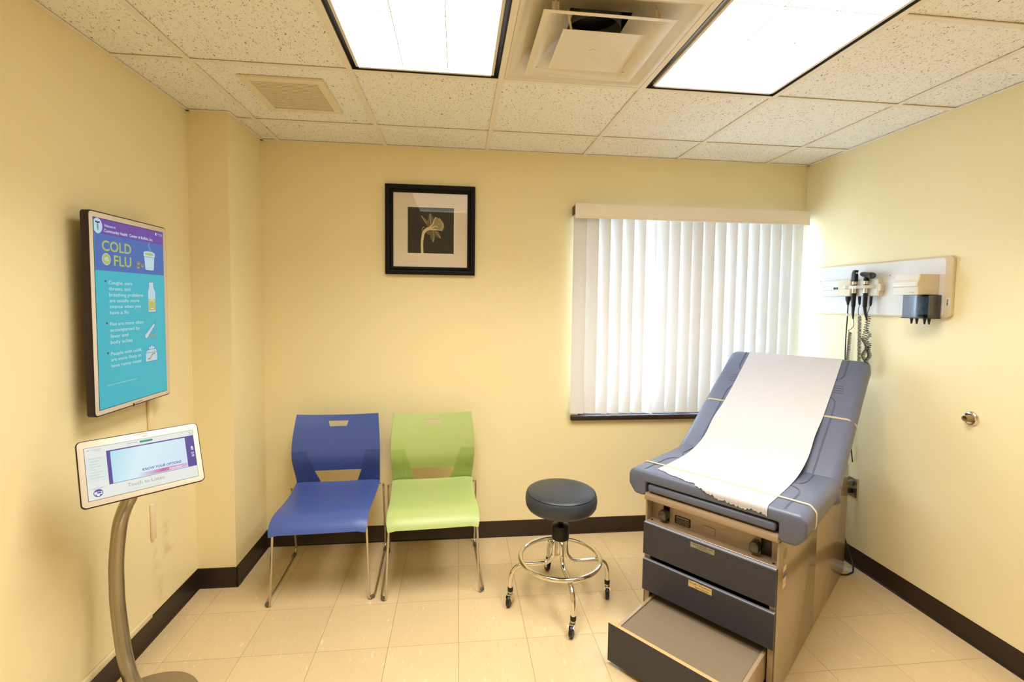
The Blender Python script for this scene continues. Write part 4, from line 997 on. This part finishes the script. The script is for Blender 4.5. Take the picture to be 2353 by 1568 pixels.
# paper sheet: path in (y,z), width per side, torn front edge
path = [MBk @ Vector((0, BL+.005, -.05)), MBk @ Vector((0, BL+.002, -.012)), MBk @ Vector((0, BL-.016, .0032)), MBk @ Vector((0, BL-.06, .0042)), MBk @ Vector((0, BL-.2, .0042)), MBk @ Vector((0, BL-.36, .006)), MBk @ Vector((0, .36, .013)), MBk @ Vector((0, .22, .034)), Vector((0, .56, .825)), Vector((0, .46, .786)), Vector((0, .36, .766)), Vector((0, .26, .7595)), Vector((0, .14, .7585)), Vector((0, .04, .7588)), Vector((0, .01, .7590)), Vector((0, -.010, .7590)), Vector((0, -.0225, .7535)), Vector((0, -.0270, .7405)), Vector((0, -.0268, .722)), Vector((0, -.0280, .700))]
path = smoothpath(path, 6)
cum = [0]
for A, B in zip(path, path[1:]): cum.append(cum[-1]+(B-A).length)
def at(s):
    s = max(0, min(cum[-1], s))
    for i in range(len(cum)-1):
        if s <= cum[i+1]: return path[i].lerp(path[i+1], (s-cum[i])/max(1e-9, cum[i+1]-cum[i]))
    return path[-1]
S_front = cum[-1]-.046          # where the sheet reaches the front face at z about .748
endt = [(-.245, -.075), (-.20, -.058), (-.165, -.045), (-.12, -.034), (-.06, -.020), (-.02, -.006), (.02, .008), (.07, .018), (.12, .022), (.16, .024), (.185, .018), (.21, .020), (.235, .026)]
rnd = random.Random(3); nX, nS = 96, 110
jag = [rnd.uniform(-.003, .003)+.004*math.sin(i*.55)*math.sin(i*.13)+.002*math.sin(i*1.9) for i in range(nX+1)]
def pf(i, j):
    x = -.243+.478*i/nX; e_ = S_front+interp(endt, x)+jag[i]
    s = e_*(1-(1-j/nS)**2.2); p = at(s)
    return (x, p.y, p.z)
M['paper'].use_backface_culling = False
pp_ = MB().grid(pf, nX, nS, thick=.0003).build('paper_sheet', 'paper')
pp_.location = (1.030, -1.148, 0); pp_.rotation_euler = (0, 0, math.radians(-51.34))
tag(pp_, 'white crepe paper sheet with torn edge draped over the exam table', 'paper')

# ------------------------------------------------------------------ wall diagnostic board and instruments
bd_ = empty('diagnostic_board', (XR, -.553, 1.605), 0, 'long white rounded mounting board on the right wall holding medical instruments', 'wall board')
MW = basis((0, 0, 0), (0, -1, 0), (0, 0, 1), (-1, 0, 0))    # X -> -y (to the right as seen), Y -> z, Z -> -x out of the wall
oB = (-.553, 1.605)
def wx(y): return -(y-oB[0])
bo = MB().prism(rrect(wx(-.119), wx(-.987), 1.458-oB[1], 1.751-oB[1], .022, 6), .0, .018, MW, .004, 2).build('board_edge', 'boardedge', bd_)
MB().prism(rrect(wx(-.126), wx(-.955), 1.465-oB[1], 1.744-oB[1], .016, 5), .0178, .0192, MW, .0005, 1).build('board_face', 'board', bd_)
for y, z in ((-.185, 1.66), (-.665, 1.675)): MB().lathe([(0, .019), (.003, .019), (.003, .0205), (0, .0208)], 12, MW @ Matrix.Translation((wx(y), z-oB[1], 0))).build('screw', 'grey', bd_)
bc = MB().prism(rrect(wx(-.964), wx(-.982), 1.512-oB[1], 1.553-oB[1], .001, 1), .018, .0184, MW).build('barcode_sticker', 'white', bd_, False)
tb = MB(); zz = 1.516
while zz < 1.549:
    h_ = rnd.choice([.0012, .002, .003]); tb.box(wx(-.967), wx(-.974), zz-oB[1], zz+h_-oB[1], .0184, .0186, mtx=MW); zz += h_+rnd.choice([.001, .0016])
tb.build('barcode', 'ink', bc, False)
def inst(name, y, z, label, cat): return empty(name, (XR-.0192, y, z), 0, label, cat)
# power unit
pu = inst('power_unit', -.44, 1.614, 'white transformer handle cradle mounted on the left of the wall board', 'medical unit')
def U(y): return -(y+.44)
def Z(z): return z-1.614
MB().prism(rrect(U(-.245), U(-.625), Z(1.566), Z(1.660), .004), 0, .032, MW, .003, 2).prism(rrect(U(-.245), U(-.40), Z(1.602), Z(1.624), .004), .028, .040, MW, .003, 2).build('housing', 'unit', pu)
MB().prism([(U(-.62), Z(1.566)), (U(-.632), Z(1.566)), (U(-.632), Z(1.59)), (U(-.642), Z(1.594)), (U(-.642), Z(1.628)), (U(-.630), Z(1.632)), (U(-.626), Z(1.66)), (U(-.62), Z(1.66))], 0, .030, MW, .001, 1).build('end_cap', 'unitside', pu)
cr = MB()
cr.prism([(U(-.395), 0), (U(-.420), .030), (U(-.452), .042), (U(-.463), .030), (U(-.488), .030), (U(-.496), .052), (U(-.530), .046), (U(-.542), .030), (U(-.566), .030), (U(-.572), .056), (U(-.590), .048), (U(-.622), 0)], Z(1.607)-0, Z(1.624), basis((-.028, 0, 0), (0, -1, 0), (-1, 0, 0), (0, 0, 1)), .002, 2)
cr.build('cradle', 'unit', pu)
MB().prism([(U(-.375), 0), (U(-.385), .028), (U(-.47), .028), (U(-.48), 0)], Z(1.567), Z(1.66), basis((-.028, 0, 0), (0, -1, 0), (-1, 0, 0), (0, 0, 1)), .003, 2).build('cradle_block', 'unitside', pu)
sw__ = MB().prism(rrect(U(-.333), U(-.366), Z(1.6065), Z(1.6185), .001, 1), .039, .042, MW).build('power_switch', 'black', pu, False)
MB().prism(rrect(U(-.352), U(-.357), Z(1.6095), Z(1.6155), .001, 1), .042, .0424, MW).build('indicator', screen_mat('green_led', (60, 220, 110), 1.0), sw__, False)
lg = MB(); put_text(lg, 'Welch', U(-.330), U(-.350), Z(1.5745), .005, MW, .0325); lg.build('green_lettering', mat('logo_green', (90, 170, 120), .6, var=0), pu, False)
lg = MB(); put_text(lg, 'Allyn', U(-.351), U(-.369), Z(1.5745), .005, MW, .0325); lg.build('blue_lettering', mat('logo_blue', (110, 120, 150), .6, var=0), pu, False)
st_ = MB().prism(rrect(U(-.250), U(-.305), Z(1.632), Z(1.655), .001, 1), .032, .0324, MW).build('spec_label', 'white', pu, False)
tx = MB(); put_text(tx, 'CAUTION', U(-.262), U(-.294), Z(1.648), .003, MW, .0327); put_text(tx, 'use only with this unit', U(-.256), U(-.300), Z(1.642), .0025, MW, .0327); put_text(tx, 'see manual', U(-.262), U(-.294), Z(1.636), .0025, MW, .0327); tx.build('label_text', 'grey', st_, False)
# handheld instruments
def coil(P0, P1, R_, turns, r_=.0014, wob=0):
    P0, P1 = Vector(P0), Vector(P1); n_ = int(turns*10); out = []
    for i in range(n_+1):
        t2 = i/n_; a = 2*PI*turns*t2; c_ = P0.lerp(P1, t2)
        out.append(c_+Vector((R_*math.cos(a)+wob*math.sin(t2*9), R_*math.sin(a)+wob*math.sin(t2*14+1), 0)))
    return out
def cordrun(P): return smoothpath(P, 6)
def handle(nm, y, label, head):
    z0 = 1.60; x = -.046
    o = inst(nm, y, z0, label, 'medical instrument')
    def ml(p): return MB().lathe(p, 20, Matrix.Translation((x, 0, 0)))
    ml([(0, -.098), (.0085, -.098), (.0105, -.09), (.0115, -.02), (.0115, -.018), (0, -.018)]).build('grip', 'black_sat', o)
    ml([(0, -.018), (.0112, -.018), (.0112, .012), (0, .012)]).build('chrome_collar', 'chrome', o)
    ml([(0, .012), (.0128, .012), (.0128, .028), (.011, .030), (0, .030)]).build('rheostat', 'black_sat', o)
    ml([(0, .030), (.0112, .030), (.0112, .048), (0, .048)]).build('neck', 'chrome', o)
    head(o, x); return o
def h_oph(o, x):
    mt = basis((x, 0, 0), (0, -1, 0), (0, 0, 1), (-1, 0, 0))
    MB().prism([(-.012, .048), (.010, .048), (.014, .056), (.014, .088), (.010, .092), (.012, .104), (.016, .108), (.014, .112), (.002, .113), (-.007, .108), (-.012, .094), (-.014, .07)], -.011, .011, mt, .003, 3).build('head', 'black_sat', o)
    MB().prism(rrect(.006, .013, .092, .100, .002, 2), -.005, .005, mt).build('lens_window', 'white', o)
def h_oto(o, x):
    ml = MB().lathe([(0, .048), (.0125, .048), (.0125, .064), (.011, .066), (.010, .074), (0, .076)], 20, Matrix.Translation((x, 0, 0)))
    ml.build('head_collar', 'black_sat', o)
    d = Vector((-.25, -.9, -.13)).normalized(); c_ = Vector((x, 0, .083))
    P = [c_-d*.052, c_-d*.040, c_-d*.025, c_+d*.02, c_+d*.05, c_+d*.062]
    MB().tube(P, .014, 18, rad=[.007, .012, .014, .0155, .0175, .0155]).build('head', 'black_sat', o)
    MB().tube([c_+d*.0622, c_+d*.064], .012, 16).build('eyepiece', 'knob', o)
def cords(o, y, zb, y2, z2, top, bot, x=-.046):
    """cord from grip down, looping back up to the socket under the unit at y2"""
    pass
oph = handle('ophthalmoscope', -.489, 'black ophthalmoscope with chrome collar hanging nearest the window', h_oph)
MB().tube([(-.046, 0, -.098), (-.046, 0, -.13), (-.045, -.002, -.165)], .005, 10, rad=[.0085, .007, .004]).build('strain_relief', 'black', oph)
MB().tube(cordrun([(-.045, -.002, -.16), (-.044, -.008, -.20), (-.040, .012, -.222), (-.036, .024, -.226), (-.038, .034, -.235), (-.030, .022, -.250)]), .0016, 6).tube(coil((-.030, .030, -.245), (-.026, .046, -.47), .0085, 34), .0016, 6).build('coiled_cord', 'black', oph)
MB().tube([(-.030, -.022, -.036), (-.030, -.024, -.075), (-.030, -.025, -.085)], .006, 10, rad=[.0075, .006, .004]).build('plug', 'black', oph)
MB().tube(cordrun([(-.030, -.025, -.08), (-.030, -.018, -.115), (-.030, -.022, -.140), (-.030, -.034, -.148)]), .0016, 6).tube(coil((-.030, -.030, -.150), (-.026, -.040, -.47), .0085, 40), .0016, 6).build('coiled_cord', 'black', oph)
oto = handle('otoscope', -.566, 'black otoscope with cylindrical head hanging right of the ophthalmoscope', h_oto)
MB().tube([(-.046, 0, -.098), (-.046, -.006, -.13), (-.045, -.018, -.168)], .005, 10, rad=[.0085, .007, .004]).build('strain_relief', 'black', oto)
MB().tube(cordrun([(-.045, -.018, -.165), (-.043, -.018, -.20), (-.036, -.006, -.215), (-.030, -.018, -.225)]), .0016, 6).tube(coil((-.030, -.010, -.225), (-.030, -.024, -.33), .008, 10, wob=.006), .0016, 6).tube(coil((-.030, -.022, -.33), (-.026, -.012, -.47), .0095, 26, wob=.005), .0016, 6).build('coiled_cord', 'black', oto)
MB().tube([(-.030, -.022, -.036), (-.030, -.020, -.08), (-.030, -.018, -.09)], .006, 10, rad=[.0075, .006, .004]).build('plug', 'black', oto)
MB().tube(cordrun([(-.030, -.018, -.085), (-.030, -.010, -.11), (-.030, -.002, -.135), (-.030, -.012, -.15)]), .0016, 6).tube(coil((-.030, -.012, -.148), (-.028, .012, -.27), .011, 9), .0016, 6).tube(coil((-.028, .014, -.27), (-.022, -.014, -.47), .010, 32, wob=.008), .0016, 6).build('coiled_cord', 'black', oto)
pcb = inst('power_cable', -.416, 1.56, 'thick black power cable dropping straight from the wall unit', 'cable')
MB().tube([(-.016, 0, 0.004), (-.016, 0, -.014), (-.016, -.001, -.028), (-.016, -.002, -.046)], .01, 12, rad=[.014, .013, .008, .0055]).build('plug', 'black', pcb)
MB().tube(cordrun([(-.016, -.002, -.04), (-.015, -.001, -.12), (-.010, .008, -.25), (-.004, .006, -.45), (-.006, -.04, -.75), (.004, -.07, -.96)]), .0032, 8).build('cord', 'black', pcb)
MB().tube([(-.0155, -.001, -.096), (-.015, -.001, -.110)], .0045, 10).build('cable_tag', 'white', pcb)
# specula dispenser
sdp = inst('specula_dispenser', -.865, 1.615, 'cream ear specula dispenser with smoked bin on the right of the board', 'dispenser')
def V_(y): return -(y+.865)
def Zv(z): return z-1.615
pr = [(0, Zv(1.567)), (.112, Zv(1.567)), (.112, Zv(1.604)), (.118, Zv(1.608)), (.118, Zv(1.628)), (.108, Zv(1.640)), (.104, Zv(1.667)), (0, Zv(1.667))]
MB().prism(pr, V_(-.800), V_(-.922), basis((0, 0, 0), (-1, 0, 0), (0, 0, 1), (0, -1, 0)) , .002, 2).build('hood', 'unit', sdp)
MB().prism([(0, Zv(1.568)), (.1115, Zv(1.568)), (.1115, Zv(1.604)), (.117, Zv(1.608)), (.117, Zv(1.628)), (.1075, Zv(1.640)), (.1035, Zv(1.666)), (0, Zv(1.666))], V_(-.9215), V_(-.9285), basis((0, 0, 0), (-1, 0, 0), (0, 0, 1), (0, -1, 0)), .001, 1).build('end_cap', 'unitside', sdp)
lg = MB(); put_text(lg, 'Welch', V_(-.880), V_(-.896), Zv(1.576), .0048, MW, .1125); lg.build('green_lettering', mat('logo_green_b', (90, 170, 120), .6, var=0), sdp, False)
lg = MB(); put_text(lg, 'Allyn', V_(-.897), V_(-.912), Zv(1.576), .0048, MW, .1125); lg.build('blue_lettering', mat('logo_blue_b', (80, 90, 120), .6, var=0), sdp, False)
MB().prism(rrect(V_(-.822), V_(-.948), 0, .085, .012, 4), Zv(1.458), Zv(1.567), basis((0, 0, 0), (0, -1, 0), (-1, 0, 0), (0, 0, 1))).build('bin', 'smoke', sdp)
MB().prism(rrect(V_(-.818), V_(-.952), 0, .089, .012, 4), Zv(1.453), Zv(1.458), basis((0, 0, 0), (0, -1, 0), (-1, 0, 0), (0, 0, 1))).build('bin_base', 'black', sdp)
M['blueish'] = mat('specula_stack', (70, 84, 110), .3, var=.5, vscale=60); M['packet'] = mat('packet_foil', (150, 180, 190), .4, var=.5, vscale=50)
for k, y in enumerate((-.838, -.862)): MB().tube([(-.045, -(y+.865)*-1, Zv(1.462)), (-.045, -(y+.865)*-1, Zv(1.560))], .009, 12).build('specula_stack', 'blueish', sdp)
MB().prism(rrect(V_(-.885), V_(-.935), Zv(1.47), Zv(1.562), .004), .03, .06, MW, .003, 1).build('packet', 'packet', sdp)
for y in (-.842, -.869, -.908, -.930):
    yy_ = y+.865
    MB().tube([(-.045, yy_, Zv(1.453)), (-.045, yy_, Zv(1.440)), (-.045, yy_, Zv(1.426))], .005, 12, rad=[.0078, .0055, .0035]).build('speculum_tip', 'black', sdp)
# door bumper
db = empty('door_bumper', (XR, -1.094, 1.010), 0, 'round chrome wall door bumper with a hollow rubber centre', 'door stop')
MN = basis((0, 0, 0), (0, -1, 0), (0, 0, 1), (-1, 0, 0))
MB().lathe([(0, 0), (.033, 0), (.033, .003), (.031, .008), (.026, .0125), (.022, .013), (0, .013)], 40, MN).build('flange', 'chrome', db)
M['bump'] = mat('bumper_rubber', (150, 126, 92), .5, var=.05)
MB().lathe([(.016, .012), (.0145, .018), (.0138, .036), (.0125, .038), (.0105, .037), (.0095, .02), (0, .018)], 28, MN).build('rubber_buffer', 'bump', db)

# ------------------------------------------------------------------ outlet, plugs, floor cord, card
ol = empty('wall_outlet', (XR, -.475, .452), 0, 'stainless double socket plate on the right wall behind the exam table', 'wall outlet')
MB().prism(rrect(-.043, .043, -.058, .058, .002, 2), 0, .006, MN, .002, 1).build('plate', 'stain', ol)
for z in (.022, -.022): MB().prism(rrect(-.017, .017, z-.014, z+.014, .006, 3), .006, .009, MN).build('socket', 'black', ol)
pg = empty('power_plug', (XR-.009, -.475, .474), 0, 'grey plug pushed into the upper socket of the wall outlet', 'plug')
MB().tube([(0, 0, 0), (-.022, 0, 0), (-.032, 0, 0), (-.042, .004, -.002)], .012, 14, rad=[.016, .015, .009, .004]).build('plug_body', 'grey', pg)
MB().tube(cordrun([(-.040, .004, -.002), (-.070, .012, -.010), (-.080, .04, -.05), (-.07, .08, -.12)]), .003, 8).build('cord', 'grey', pg)
pg = empty('power_plug', (XR-.009, -.475, .430), 0, 'black plug in the lower socket with its cord looping to the floor', 'plug')
MB().box(-.030, 0, -.013, .013, -.014, .014, .004, 2).build('plug_body', 'black', pg)
def q_(x, y, z): return (x-(XR-.009), y+.475, z-.430)
MB().tube(cordrun([q_(2.272, -.475, .425), q_(2.262, -.475, .34), q_(2.262, -.47, .2), q_(2.262, -.51, .12), q_(2.258, -.555, .05), q_(2.236, -.590, .012), q_(2.205, -.605, .006), q_(2.165, -.615, .006), q_(2.13, -.60, .006)]), .0042, 10).build('cord', 'black', pg)
cdx = MB().box(-.03, .03, -.019, .019, 0, .0012).build('paper_card', mat('card_paper', (214, 212, 212), .6, var=.1, vscale=120), None, False)
cdx.location = (2.236, -.553, 0); cdx.rotation_euler = (0, 0, math.radians(-42)); tag(cdx, 'small printed card lying on the floor by the right wall baseboard', 'card')
